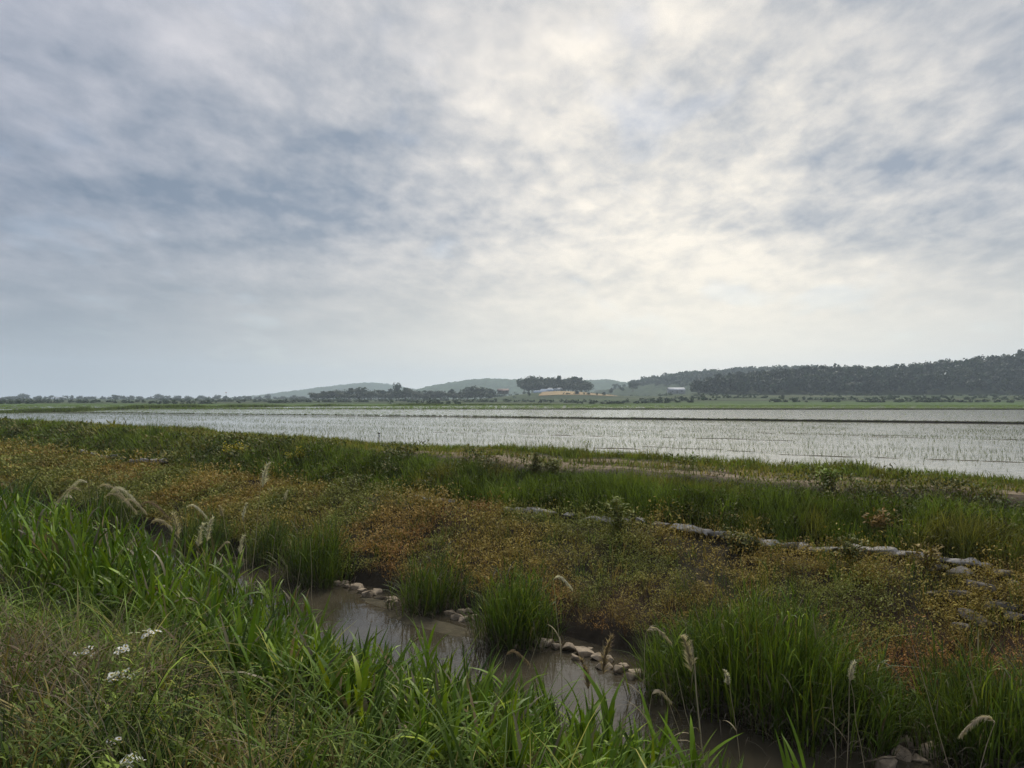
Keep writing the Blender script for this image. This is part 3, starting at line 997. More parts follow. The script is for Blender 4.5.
# dirt track as a thin worn sheet is part of the ground colours; wheel ruts are modelled as a path sheet
u = np.arange(-30, 24, .3)
a = Acc()
for tc_, wd in ((16.95, .45), (17.95, .5)):
    prof = np.linspace(-.5, .5, 5)
    SS, OO = np.meshgrid(u, prof, indexing='ij')
    TT = tc_ + OO * wd * (.75 + .5 * vnoise(SS * .8, OO * 0 + tc_, 66, 2)) + .15 * (vnoise(SS * .15, OO * 0, 67, 2) - .5)
    ZZ = ground(SS, TT) + .004 + .012 * (1 - (2 * OO) ** 2)
    V = SS[..., None] * D_ + TT[..., None] * N_
    V[..., 2] = ZZ
    I = np.arange(len(u) * 5).reshape(len(u), 5)
    F = np.stack([I[:-1, :-1], I[:-1, 1:], I[1:, 1:], I[1:, :-1]], -1).reshape(-1, 4)
    a.add(V, F[:, ::-1], np.array([.21, .165, .11]))
tag(a.obj('path', M_soil, smooth=True), 'two worn dirt wheel tracks along the top of the dyke', 'dirt track', kind='structure')

# mud shoal by the far water edge
a = Acc()
for (x, y, rx, ry) in [(430, 624, 1.7, .34), (384, 604, 1.0, .22), (500, 640, 1.0, .28)]:
    c = at_z(x, y, 0)
    m_ = 72
    an = np.linspace(0, 2 * np.pi, m_, endpoint=False)
    rr = .55 + .9 * vnoise(np.cos(an) * 1.6 + x, np.sin(an) * 1.6 + y, 4, 4)
    ring = c - np.cos(an)[:, None] * D_ * rx * rr[:, None] + np.sin(an)[:, None] * N_ * ry * rr[:, None]
    ring[:, 2] = -.015
    inn = c + (ring - c) * .7
    inn[:, 2] = .004
    V = np.concatenate([ring, inn, [c + [0, 0, .012]]])
    F = np.array([[i, (i + 1) % m_, m_ + (i + 1) % m_, m_ + i] for i in range(m_)])
    n0 = a.n
    a.add(V, F, (.070, .060, .036))
    a.f.append((np.array([[m_ + i, m_ + (i + 1) % m_, 2 * m_] for i in range(m_)], np.int32) + n0, 0))
tag(a.obj('mud', M_soil, smooth=True), 'low silt shoal beside the far edge of the ditch water', 'mud', kind='structure')

# ------------------------------------------------------------------ stones and concrete
def rock(name, p, size, flat, col, seed, label, cat, group, mat_, rz=0, boxy=.5):
    g = np.random.default_rng(seed)
    bm = bmesh.new()
    if boxy < .8:
        hp = g.normal(0, 1, (13, 3))
        hp /= np.linalg.norm(hp, axis=1)[:, None]
        hp = np.sign(hp) * np.abs(hp) ** .7
        hp *= g.uniform(.42, .56, (13, 1))
        vs_ = [bm.verts.new(tuple(q)) for q in hp]
        res = bmesh.ops.convex_hull(bm, input=vs_)
        bmesh.ops.delete(bm, geom=[v for v in bm.verts if not v.link_faces], context='VERTS')
        bmesh.ops.bevel(bm, geom=bm.edges[:], offset=.045, segments=2, affect='EDGES', profile=.6)
        bmesh.ops.subdivide_edges(bm, edges=[e for e in bm.edges if e.calc_length() > .12], cuts=1, use_grid_fill=True)
        for v in bm.verts:
            v.co = Vector(np.array(v.co) * (1 + g.normal(0, .012)) * np.asarray(flat) * size)
    else:
        bmesh.ops.create_cube(bm, size=1.0)
        bmesh.ops.subdivide_edges(bm, edges=bm.edges[:], cuts=3, use_grid_fill=True)
    ph = g.uniform(0, 9, 3)
    for v in (bm.verts if boxy >= .8 else []):
        c = np.array(v.co)
        sp = c / np.linalg.norm(c) * .56
        c = c * boxy + sp * (1 - boxy)
        n_ = .06 * (math.sin(c[0] * 9 + ph[0]) + math.sin(c[1] * 8 + ph[1]) + math.sin(c[2] * 10 + ph[2])) + g.normal(0, .012)
        v.co = Vector(c * (1 + n_) * np.asarray(flat) * size)
    me = bpy.data.meshes.new(name)
    bm.to_mesh(me); bm.free()
    for f in me.polygons:
        f.use_smooth = True
    at = me.color_attributes.new('Col', 'FLOAT_COLOR', 'POINT')
    cc = np.tile(np.append(np.asarray(col) * g.uniform(.8, 1.2), 1), (len(me.vertices), 1)).astype(np.float32)
    at.data.foreach_set('color', cc.ravel())
    me.materials.append(mat_)
    o = bpy.data.objects.new(name, me)
    C.objects.link(o)
    o.location = tuple(float(q) for q in p)
    o.rotation_euler = (g.uniform(-.2, .2), g.uniform(-.2, .2), rz + g.uniform(-.35, .35))
    return tag(o, label, cat, group)


DZ = math.atan2(D_[1], D_[0])
rows = [('left of the second reed clump', [(337, 580), (347, 582), (354, 584), (363, 587), (372, 590), (381, 593), (389, 597), (397, 600), (324, 577), (342, 579), (359, 583), (377, 588), (393, 595), (368, 591)]),
        ('between the second and third reed clumps', [(450, 609), (458, 613), (466, 615), (469, 607), (461, 607), (474, 613)]),
        ('between the third and largest reed clumps', [(534, 634), (545, 639), (559, 641), (569, 644), (583, 648), (597, 652), (609, 655), (623, 661), (631, 670), (603, 661), (576, 652), (540, 633), (552, 637), (590, 646), (616, 664), (637, 668)]),
        ('right of the largest reed clump', [(879, 731), (906, 737), (893, 724), (901, 748), (886, 760), (921, 752), (933, 744)])]
k = 0
for where, px in rows:
    for i, (x, y) in enumerate(sorted(px)):
        p = at_z(x, y, .1)
        s_, t_ = st(p)
        p[2] = max(.02, min(.18, float(ground(s_, t_)) * .5 + .045))
        sz = [.26, .20, .29, .18, .24][k % 5]
        rock('stone', p, sz, ([1.25, 1.0, 1.1][k % 3], .85, [.6, .75, .5][k % 3]), (.31, .25, .175), 500 + k, '%s buff stone from the left, %s' % (ORD[i], where), 'stone', 'stones along the far water edge', M_stone, DZ + k * 1.9, boxy=.78)
        k += 1

# edging of concrete blocks at the foot of the dyke
segs = [('at far left', [(84, 459.5), (94, 460.4), (104, 461.3), (114, 462.2), (124, 463.1), (134, 464.1), (144, 465), (154, 465.9), (164, 467)], .55),
        ('left of the bare track', [(418, 500.5), (432, 503), (449, 505)], .8),
        ('below the bare track', [(508, 514.5), (530, 518), (548, 520.5), (590, 525), (612, 527.5), (640, 531)], .9),
        ('at right', [(664, 534), (686, 537.5), (708, 540.5), (728, 544), (768, 548.5), (794, 553), (816, 556), (846, 560), (868, 562.5), (898, 566), (926, 569.5), (958, 573), (990, 578)], .85)]
k = 0
for where, px, ln in segs:
    if where != 'at far left':
        px = sorted(px + [((px[q][0] + px[q + 1][0]) / 2, (px[q][1] + px[q + 1][1]) / 2) for q in range(len(px) - 1)])
    for i, (x, y) in enumerate(px):
        p = at_t(x, y, 13.75)
        s_, t_ = st(p)
        g0 = float(ground(s_, t_))
        p[2] = g0 + (.30 if where == 'at far left' else .12)
        rock('concrete_block', p, 1.0, (ln * [.66, .36, .74, .48, .3][k % 5], .26, [.14, .10, .12][k % 3]), (.36, .34, .30), 700 + k, '%s pale concrete block from the left in the edging row %s' % (ORD[i], where), 'concrete block',
             'concrete edging blocks', M_conc, DZ, boxy=.7 if where != 'at far left' else .88)
        k += 1
for i, (x, y, sz) in enumerate([(938, 577, .5), (962, 582, .55), (955, 592, .6), (983, 591, .6), (1003, 584, .5), (1000, 600, .65), (973, 603, .6), (960, 606, .4), (985, 606, .45), (1018, 593, .5), (936, 590, .4), (1016, 606, .5)]):
    p = at_z(x, y, 1.12)
    s_, t_ = st(p)
    p[2] = float(ground(s_, t_)) + .10
    rock('boulder', p, sz * .66, (1.15, .85, .45), (.165, .15, .13), 900 + i,
         ['grey boulder at the upper left of the heap', 'upper middle boulder of the grey heap', 'wide boulder left of the heap centre', 'boulder at the centre of the grey heap', 'upper right boulder of the heap',
          'large boulder at the lower right of the heap', 'pale low boulder at the foot of the heap', 'small pale boulder lowest at left of the heap foot', 'pale boulder beside the lowest of the heap foot',
          'boulder at the right frame edge above another', 'small boulder farthest left in the heap', 'lowest boulder at the right frame edge'][i], 'boulder', 'boulders of the heap at right', M_stone, DZ)

# ------------------------------------------------------------------ reeds
RG = np.array([(.062, .128, .034), (.044, .096, .028), (.090, .165, .042), (.036, .078, .026)])


def shoots(acc, base, h, g, leafL=.40, leafW=.022, nl=8, col=RG, lean=.12, az0=None, seg=4):
    """reed shoots: a stalk and alternate arching leaves"""
    n = len(base)
    cc = col[g.integers(0, len(col), n)] * g.uniform(.75, 1.3, (n, 1))
    az = g.uniform(0, 6.28, n)
    top = base + np.stack([np.cos(az) * lean * h, np.sin(az) * lean * h, h * .95], 1) * g.uniform(.6, 1.0, (n, 1))
    strips(acc, base, h * .98, .009, az, 1.57 - lean * .5, 1.57 - lean * 1.6, cc * [1.05, .95, .9], 3)
    u = np.linspace(.18, .97, nl)[None] + g.uniform(-.05, .05, (n, nl))
    e_ = (1.57 - lean * .5) - lean * 1.1 * u / 2
    lb = base[:, None] + np.stack([np.cos(az)[:, None] * np.cos(e_) * u * h[:, None], np.sin(az)[:, None] * np.cos(e_) * u * h[:, None], np.sin(e_) * u * h[:, None]], 2)
    la = np.repeat(g.uniform(0, 6.28, n)[:, None], nl, 1) + np.arange(nl)[None] * 3.14 + g.normal(0, .5, (n, nl))
    L = leafL * g.uniform(.65, 1.25, (n, nl)) * (1 - .35 * np.abs(u - .6))
    e0 = g.uniform(.85, 1.42, (n, nl))
    e1 = e0 - 1.8 * g.random((n, nl)) ** 1.7
    lc = (np.repeat(cc[:, None], nl, 1) * g.uniform(.7, 1.35, (n, nl, 1))).reshape(-1, 3)
    dead = g.random(len(lc)) < .10
    lc[dead] = np.array([.115, .122, .24]) * g.uniform(.5, 1.3, (dead.sum(), 1))
    yel = g.random(len(lc)) < .15
    lc[yel] *= np.array([1.35, 1.12, .9])
    strips(acc, lb.reshape(-1, 3), L.ravel(), (leafW * g.uniform(.7, 1.2, (n, nl))).ravel(), la.ravel(), e0.ravel(), e1.ravel(), lc, seg, g.uniform(-.4, .4, n * nl))


def reed_clump(px, py, wpx, hpx, n, label, t=None, tw=.45, dry=.25, col=RG, bushy=1.0, k=0):
    """(px, py) is the foot of the clump in the photo; size in metres follows from its distance"""
    g = np.random.default_rng(1200 + k)
    c = at_z(px, py, .1) if t is None else at_t(px, py, t)
    dist = c[1]
    half = wpx / FPX * dist * .5
    H = hpx / FPX * dist
    s_, t_ = st(c)
    along = half / .80                      # the clump runs along the bank
    ss = s_ + np.clip(g.normal(0, .5, n), -1, 1) * along
    tt = t_ + .25 + g.normal(0, tw, n) * .6
    z = np.maximum(ground(ss, tt), -.05)
    base = ss[:, None] * D_ + tt[:, None] * N_
    base[:, 2] = z - .02
    off_ = (ss - s_) / along
    h = H * 1.30 * (.50 + .50 * g.random(n) ** .7) * (1 - .50 * off_ ** 2) * (.78 + .40 * vnoise(ss * 2.3, ss * 0 + k, 7, 2))
    org = np.array([c[0], c[1], 0.0])
    s0_, t0_ = st(org)
    org[2] = float(ground(s0_, t0_ + .2))
    r = empty('reed_clump', org, label, 'reed clump', 'reed clumps on the far bank')
    a = Acc()
    az = np.arctan2(base[:, 1] - c[1], base[:, 0] - c[0])
    m_ = 4
    bb = np.repeat(base, m_, 0) + g.normal(0, .05, (n * m_, 3)) * [1, 1, 0]
    hh = np.repeat(h, m_) * g.uniform(.7, 1.08, n * m_)
    cc = col[g.integers(0, len(col), n)] * g.uniform(.65, 1.3, (n, 1))
    cc = np.repeat(cc, m_, 0) * g.uniform(.8, 1.2, (n * m_, 1))
    strips(a, bb, hh, .015 * bushy, np.repeat(az, m_) + g.normal(0, .9, n * m_), np.clip(g.normal(1.46, .09, n * m_) - .16 * np.repeat(np.abs(off_), m_), .7, 1.6), 1.35 - 1.7 * g.random(n * m_) ** 2.2, cc, 4, g.uniform(-.5, .5, n * m_))
    shoots(a, base[: n // 2], h[: n // 2] * .85, g, .32, .018, 6, col, .12, seg=3)
    br = g.integers(0, n, max(5, n // 14))
    strips(a, base[br], h[br] * g.uniform(.9, 1.12, len(br)), .012, g.uniform(0, 6.28, len(br)), 1.5, g.uniform(1.1, 1.5, len(br)), np.array([.13, .13, .06]) * g.uniform(.7, 1.2, (len(br), 1)), 3)
    child(a.obj('leaves', M_reed, loc=org), r)
    d = Acc()
    nd = max(12, int(n * dry))
    ii = g.integers(0, n, nd)
    strips(d, base[ii] + g.normal(0, .12, (nd, 3)) * [1, 1, 0], h[ii] * g.uniform(.35, .95, nd), .011, np.repeat(0, nd) + g.uniform(0, 6.28, nd), g.uniform(.8, 1.5, nd), g.uniform(-.4, 1.1, nd),
           np.array([.20, .165, .11]) * g.uniform(.5, 1.25, (nd, 1)), 4)
    strips(d, base[ii] + g.normal(0, .15, (nd, 3)) * [1, 1, 0] + [0, 0, .1], h[ii] * g.uniform(.25, .5, nd), .010, g.uniform(0, 6.28, nd), g.uniform(.4, 1.3, nd), g.uniform(-1.4, -.2, nd), np.array([.15, .12, .085]) * g.uniform(.5, 1.25, (nd, 1)), 4)
    nk = int(n * .9)
    ii = g.integers(0, n, nk)
    front = base[ii] - N_ * g.uniform(.05, .42, (nk, 1)) + D_ * g.normal(0, .15, (nk, 1))
    front[:, 2] = np.maximum(front[:, 2], 0) + g.uniform(-.05, .12, nk)
    faz = math.atan2(-N_[1], -N_[0])
    strips(d, front, H * g.uniform(.22, .55, nk), .012, faz + g.normal(0, 1.0, nk), g.uniform(.7, 1.5, nk), g.uniform(-1.2, .9, nk), np.array([.105, .088, .064]) * g.uniform(.4, 1.5, (nk, 1)), 4)
    child(d.obj('dead_leaves', M_dry, loc=org), r)
    return r


DG = RG * np.array([.98, .86, 1.3])
CG = RG * np.array([1.1, 1.0, 1.25])
reed_clump(308, 578, 54, 66, 190, 'dark green reed clump at the left bend of the water', k=1, col=DG)
reed_clump(420, 605, 44, 52, 130, 'ragged grey-green reed clump beside the silt shoal', k=2, dry=1.3, col=DG)
reed_clump(506, 638, 52, 72, 190, 'round green reed clump between the two rows of stones', k=3, dry=.6, col=CG)
reed_clump(752, 708, 190, 112, 620, 'largest and widest reed clump, overhanging the water', k=4, dry=.6, tw=.55, col=CG)
reed_clump(985, 752, 120, 92, 330, 'dark green reed clump at the right frame edge', k=5, dry=.35, col=DG)
reed_clump(862, 722, 44, 56, 60, 'sparse reed tuft joining the right end of the largest clump', k=6, dry=1.0, col=DG)
reed_clump(258, 562, 44, 44, 80, 'low dark reed clump left of the bend clump', k=7, dry=.8, col=DG)
reed_clump(192, 552, 52, 50, 100, 'dark reed clump behind the fluffy plumes', k=8, dry=.6, col=DG)
reed_clump(98, 530, 62, 52, 140, 'dark reed clump under the drooping grey plumes', k=9, dry=1.2, col=DG * .8)
reed_clump(2, 520, 52, 44, 90, 'dark reed clump at the left frame edge', k=10, dry=1.2, col=DG * .8)

# weeds along the edging and the dyke foot
def weed(px, py, hpx, wpx, t, label, k, col=(.05, .068, .03), flower=None):
    g = np.random.default_rng(1500 + k)
    c = at_t(px, py, t)
    H, W = hpx / FPX * c[1], wpx / FPX * c[1] * .5
    s_, t_ = st(c)
    z = float(ground(s_, t_))
    org = np.array([c[0], c[1], z])
    r = empty('weed', org, label, 'weed', 'bushy weeds on the far bank')
    a, b = Acc(), Acc()
    n = 16 if wpx > 20 else 6
    az = g.uniform(0, 6.28, n)
    lean = g.uniform(0, 1, n)
    tips = []
    for i in range(n):
        hi = H * g.uniform(.6, 1.05)
        e = np.array([math.cos(az[i]) * W * lean[i], math.sin(az[i]) * W * lean[i], hi * (1 - .25 * lean[i])])
        pts = [org + [0, 0, -.04], org + e * [.35, .35, .5], org + e]
        tube(a, pts, [.007, .005, .003], np.array([.08, .07, .035]), 4)
        m_ = 26 if wpx > 20 else 9
        u = g.uniform(.2, 1.05, m_)
        q = org + e * np.stack([u ** 1.2, u ** 1.2, u], 1) + g.normal(0, .05, (m_, 3))
        L = g.uniform(.06, .13, m_)
        strips(b, q, L, L * .36, g.uniform(0, 6.28, m_), g.uniform(.0, 1.3, m_), g.uniform(-.8, .4, m_), np.array(col) * g.uniform(.55, 1.5, (m_, 1)), 2, g.uniform(-.6, .6, m_), belly=.4)
        tips.append(org + e)
    child(a.obj('stems', M_herb, loc=org), r)
    child(b.obj('leaves', M_herb, loc=org), r)
    if flower is not None:
        f = Acc()
        for q in tips:
            m_ = 26
            d = g.normal(0, .07, (m_, 3))
            strips(f, q + d, .05, .045, g.uniform(0, 6.28, m_), g.uniform(-.2, 1.2, m_), g.uniform(-.2, 1, m_), np.array(flower) * g.uniform(.7, 1.2, (m_, 1)), 2, belly=.5)
        child(f.obj('flowers', M_petal, loc=org), r)


dk = (.042, .050, .026)
for k, (x, y, h, wd, t, lab, col, fl) in enumerate([
        (618, 548, 40, 34, 13.2, 'tall grey-green weed standing before the edging below the track', (.055, .070, .034), None),
        (735, 552, 20, 30, 13.4, 'dark low weed on the edging left of a long gap in it', dk, None),
        (752, 556, 18, 26, 13.3, 'dark low weed just right of another on the edging', dk, None),
        (792, 548, 20, 40, 14.3, 'wide dark weed behind the edging at right', dk, None),
        (851, 575, 30, 30, 13.3, 'dark bushy weed before the edging near the boulder heap', dk, None),
        (880, 548, 26, 26, 14.5, 'brownish weed on the dyke foot above the boulder heap', (.085, .060, .04), None),
        (930, 578, 26, 30, 13.4, 'grey-brown weed at the left end of the boulder heap', (.075, .062, .04), None),
        (688, 536, 16, 34, 14.2, 'flat dark weed behind the edging in the middle right', dk, None),
        (350, 508, 24, 46, 13.4, 'dark weed left of the first edging blocks below the dyke', dk, None),
        (237, 466, 16, 32, 14.9, 'weed with yellow flowers at left on the dyke slope', (.06, .085, .028), (.55, .42, .03)),
        (300, 468, 15, 26, 14.9, 'smaller yellow-flowered weed right of the first on the dyke', (.06, .085, .028), (.50, .40, .03)),
        (535, 478, 20, 36, 15.9, 'dark weed at the left end of the bare track', dk, None),
        (553, 478, 18, 26, 15.9, 'dark weed beside another at the left end of the bare track', dk, None),
        (828, 500, 20, 30, 16.2, 'bushy green weed at the edge of the track at right', (.055, .085, .026), None),
        (692, 470, 12, 16, 18.9, 'small upright weed on the paddy verge', (.05, .085, .026), None),
        (587, 462, 18, 8, 19.4, 'thin tall weed alone on the paddy verge', (.05, .07, .026), None)]):
    weed(x, y, h, wd, t, lab, k, col, fl)

# ------------------------------------------------------------------ near bank
def reed_h(s):
    return np.interp(s, [0, 1.6, 2.6, 4, 7, 9, 11, 14, 20, 40], [.2, .22, .38, .46, .56, .85, 1.08, 1.22, 1.25, 1.25])


g = np.random.default_rng(8)
a = Acc()
n = 3500
s = np.exp(g.uniform(math.log(1.2 + 2), math.log(34 + 2), n)) - 2
t = 3.15 + g.random(n) * 3.0
keep = (t > np.interp(s, [2, 4, 6.5, 9, 14, 30], [3.2, 3.1, 3.3, 3.7, 3.5, 3.2])) & ~((s < 3.4) & (t > 5.6)) & (g.random(n) < np.clip(.35 + 1.1 * (vnoise(s * 1.3, t * 1.3, 12, 2) - .1), 0, 1)) & ~((s < 8.5) & (t > 5.0) & (g.random(n) > .3))
s, t = s[keep], t[keep]
base = s[:, None] * D_ + t[:, None] * N_
base[:, 2] = np.maximum(ground(s, t), -.1)
shoots(a, base, reed_h(s) * g.uniform(.6, 1.25, len(s)), g, .52, .038, 7, RG, .13, seg=5)
tag(a.obj('reed_bed', M_reed), 'dense bed of bright green reeds along the near bank', 'reed bed', kind='stuff')

clump_grass('bank_grass', .3, 30, -1.0, 3.7, 950, 24, .54, .0105, [(.019, .036, .013), (.014, .027, .010), (.034, .050, .018), (.080, .070, .052)], 'low mixed grass on the near bank', 'grass', rad=.09, seed=11, e1=(-1.0, 1.0), nseg=5)
clump_grass('sedge', .8, 9, 2.0, 3.9, 120, 18, .90, .017, [(.070, .100, .030), (.100, .105, .045), (.044, .076, .022), (.034, .060, .018)], 'long arching sedge leaves in front of the reeds', 'sedge', rad=.10, seed=12, e1=(-1.1, .5), nseg=6, sfall=False)
clump_grass('dry_grass', 2.6, 9, 1.5, 3.7, 230, 26, .75, .0055, [(.23, .165, .115), (.19, .135, .095), (.16, .135, .09)], 'brown arching dry grass at the left', 'dry grass', rad=.09, seed=13, e1=(-1.2, .4), nseg=6, mat_=M_dry, sfall=False,
            keepf=lambda s, t: np.where((s > 4.5) & (s < 7) & (t > 1.6) & (t < 2.6), 1, .10))
def near_col(s, t, g):
    b_ = vnoise(s * 1.5, t * 1.5, 33, 2)[:, None]
    return np.array([.015, .027, .010]) * (1 - b_) + np.array([.046, .066, .018]) * b_
herbs('ground_cover', .4, 16, -.5, 3.5, 1300, .36, .060, 18, near_col, 'small leafy weeds covering the near bank', 5, lw=.24, hfun=lambda s, t: .5 + vnoise(s, t, 46, 2))

# flowering fleabane
fm = Acc()
an = np.arange(16) / 16 * 2 * np.pi
strips(fm, np.stack([np.cos(an) * .003, np.sin(an) * .003, 0 * an], 1), .0125, .0055, an, .25, .05, (.80, .80, .77), 2, belly=.6)
m_ = 12
an2 = np.arange(m_) / m_ * 2 * np.pi
V = np.concatenate([np.stack([np.cos(an2) * .0052, np.sin(an2) * .0052, 0 * an2 + .001], 1), np.stack([np.cos(an2) * .003, np.sin(an2) * .003, 0 * an2 + .0035], 1), [[0, 0, .0042]]])
n0 = fm.n
fm.add(V, np.array([[i, (i + 1) % m_, m_ + (i + 1) % m_, m_ + i] for i in range(m_)]), (.55, .40, .05))
fm.f.append((np.array([[m_ + i, m_ + (i + 1) % m_, 2 * m_] for i in range(m_)], np.int32) + n0, 0))
FLOWER = fm.mesh('flower', M_petal)


def fleabane(px, py, t, heads, spread, label, k, sc_=1.0, dx=.12):
    g = np.random.default_rng(1700 + k)
    tip = at_t(px, py, t)
    s_, t_ = st(tip)
    b = np.array([tip[0] - dx, tip[1] - .05, 0])
    s2, t2 = st(b)
    b[2] = float(ground(s2, t2))
    r = empty('fleabane', b, label, 'flowering plant', 'white fleabane plants')
    a, l = Acc(), Acc()
    mid_ = b + (tip - b) * [.3, .3, .62]
    tube(a, [b - [0, 0, .03], mid_, tip - [0, 0, .04]], [.004, .0032, .0022], (.085, .11, .04), 5)
    m_ = 22
    u = g.uniform(.08, .85, m_)
    q = b + (tip - b) * np.stack([u * .6, u * .6, u], 1)
    strips(l, q, g.uniform(.06, .12, m_), g.uniform(.012, .022, m_), g.uniform(0, 6.28, m_), g.uniform(.3, 1.0, m_), g.uniform(-.8, .2, m_), np.array([.075, .115, .036]) * g.uniform(.7, 1.3, (m_, 1)), 3, belly=.4)
    hp = []
    for i in range(int(heads * 1.7)):
        o = tip + np.array([g.normal(0, spread), g.normal(0, spread), g.normal(0, spread * .55)])
        tube(a, [tip - [0, 0, .05], (tip + o) / 2 - [0, 0, .015], o], [.0016, .0013, .001], (.085, .11, .04), 4)
        hp.append(o)
    child(a.obj('stem', M_herb, loc=b), r)
    child(l.obj('leaves', M_herb, loc=b), r)
    for o in hp:
        f = bpy.data.objects.new('flower', FLOWER)
        C.objects.link(f)
        f.parent = r
        f.location = tuple(float(v) for v in (o - b))
        q = g.uniform(.95, 1.6) * sc_
        f.scale = (q, q, q)
        f.rotation_euler = (g.uniform(.1, .9), g.uniform(-.5, .5), g.uniform(0, 6))


for k, (x, y, t, hd, sp, lab, s_) in enumerate([
        (147, 634, 2.2, 11, .030, 'uppermost white-flowered fleabane, with the widest flower head', 1.0),
        (86, 651, 2.0, 7, .022, 'leftmost white-flowered fleabane among dry grass', 1.0),
        (121, 650, 2.05, 6, .022, 'fleabane with a small white head just left of the uppermost one', .95),
        (116, 675, 1.85, 11, .026, 'fleabane with the fullest white flower cluster, in the middle', 1.1),
        (132, 672, 1.9, 5, .03, 'fleabane with a few scattered white buds right of the fullest cluster', .8),
        (114, 743, 1.5, 4, .018, 'fleabane with a withered creamy head near the bottom edge', .9),
        (134, 757, 1.45, 5, .016, 'fleabane with a tight white head near the bottom edge', .9),
        (125, 766, 1.42, 5, .018, 'lowest fleabane, cut by the bottom edge', .9)]):
    fleabane(x, y, t, hd, sp, lab, k, s_)

# ------------------------------------------------------------------ plumes and stalks
def plume_reed(tip_px, foot_x, t, plen, style, col, label, k, rad=.0045, leaves=3, droop_dir=1, name='plume_reed'):
    """one old reed: stalk from the bank to the tip, with its seed plume"""
    g = np.random.default_rng(1900 + k)
    tip = at_t(tip_px[0], tip_px[1], t)
    b = np.array([tip[0] + (foot_x - tip_px[0]) / FPX * tip[1], tip[1] + g.uniform(-.1, .1), 0])
    s_, t_ = st(b)
    b[2] = max(float(ground(s_, t_)), -.1) - .02
    r = empty(name, b, label, 'reed', 'old reeds with seed plumes')
    u = np.linspace(0, 1, 9)
    arch = 1.0 if style == 'nod' else .5
    pts = b + np.stack([(tip[0] - b[0]) * u ** (1 + arch), (tip[1] - b[1]) * u, (tip[2] - b[2]) * (u if style != 'nod' else u + .06 * np.sin(u * np.pi))], 1)
    pts[1:-1, 0] += g.normal(0, .006, 7)
    a = Acc()
    tube(a, pts, np.linspace(rad, rad * .45, 9), np.array([.42, .36, .25]), 6)
    child(a.obj('stalk', M_dry, loc=b), r)
    if leaves:
        uu = g.uniform(.15, .75, leaves)
        q = np.stack([np.interp(uu, u, pts[:, i]) for i in range(3)], 1)
        for i in range(leaves):
            l = Acc()
            strips(l, q[i], g.uniform(.2, .42), .014, g.uniform(0, 6.28), g.uniform(.4, 1.2), g.uniform(-1.3, .2), np.array([.24, .20, .12]) * g.uniform(.6, 1.2), 5)
            child(l.obj('dry_leaf', M_dry, loc=b), r)
    if plen > 0:
        p = Acc()
        n = 260
        if style == 'nod':                  # feathery one-sided plume hanging from an arched axis
            L = plen * 1.25
            w_ = np.linspace(0, 1, 9)
            axis = tip + np.stack([droop_dir * L * (.50 * w_ + .22 * w_ ** 2), .12 * L * w_, L * (.62 * w_ - .95 * w_ ** 2)], 1)
            tube(p, axis, np.linspace(rad * .4, .001, 9), np.array(col) * .8, 4)
            un = g.random(n) ** .8
            q = np.stack([np.interp(un, w_, axis[:, i]) for i in range(3)], 1)
            base_az = 0.0 if droop_dir > 0 else np.pi
            sl = np.interp(un, w_, np.arctan(np.gradient(axis[:, 2]) / (np.abs(np.gradient(axis[:, 0])) + 1e-6)))
            strips(p, q, L * g.uniform(.10, .28, n) * (1 - .35 * un), .0055, base_az + g.normal(0, .45, n), sl + g.normal(-.1, .25, n), sl - g.uniform(.5, 1.3, n), np.array(col) * g.uniform(.7, 1.25, (n, 1)), 3, g.uniform(-1, 1, n))
        else:                               # upright tuft
            un = g.random(n)
            q = tip + np.stack([0 * un, 0 * un, plen * (un - .95)], 1)
            wide = {'tuft': .75, 'tight': .40, 'brush': .7}[style]
            q[:, 0] += droop_dir * plen * .25 * (un ** 2)
            L = plen * g.uniform(.2, .42, n) * (1.15 - .5 * un)
            strips(p, q, L, .008, np.where(g.random(n) < .6, 0 if droop_dir > 0 else np.pi, 0) + g.normal(0, 1.3, n), g.uniform(1.5 - wide * .9, 1.55, n), g.uniform(1.0 - wide * 1.9, 1.35 - wide * .6, n), np.array(col) * g.uniform(.75, 1.2, (n, 1)), 3, g.uniform(-1, 1, n))
        child(p.obj('plume', M_plume, loc=b), r)
    return r


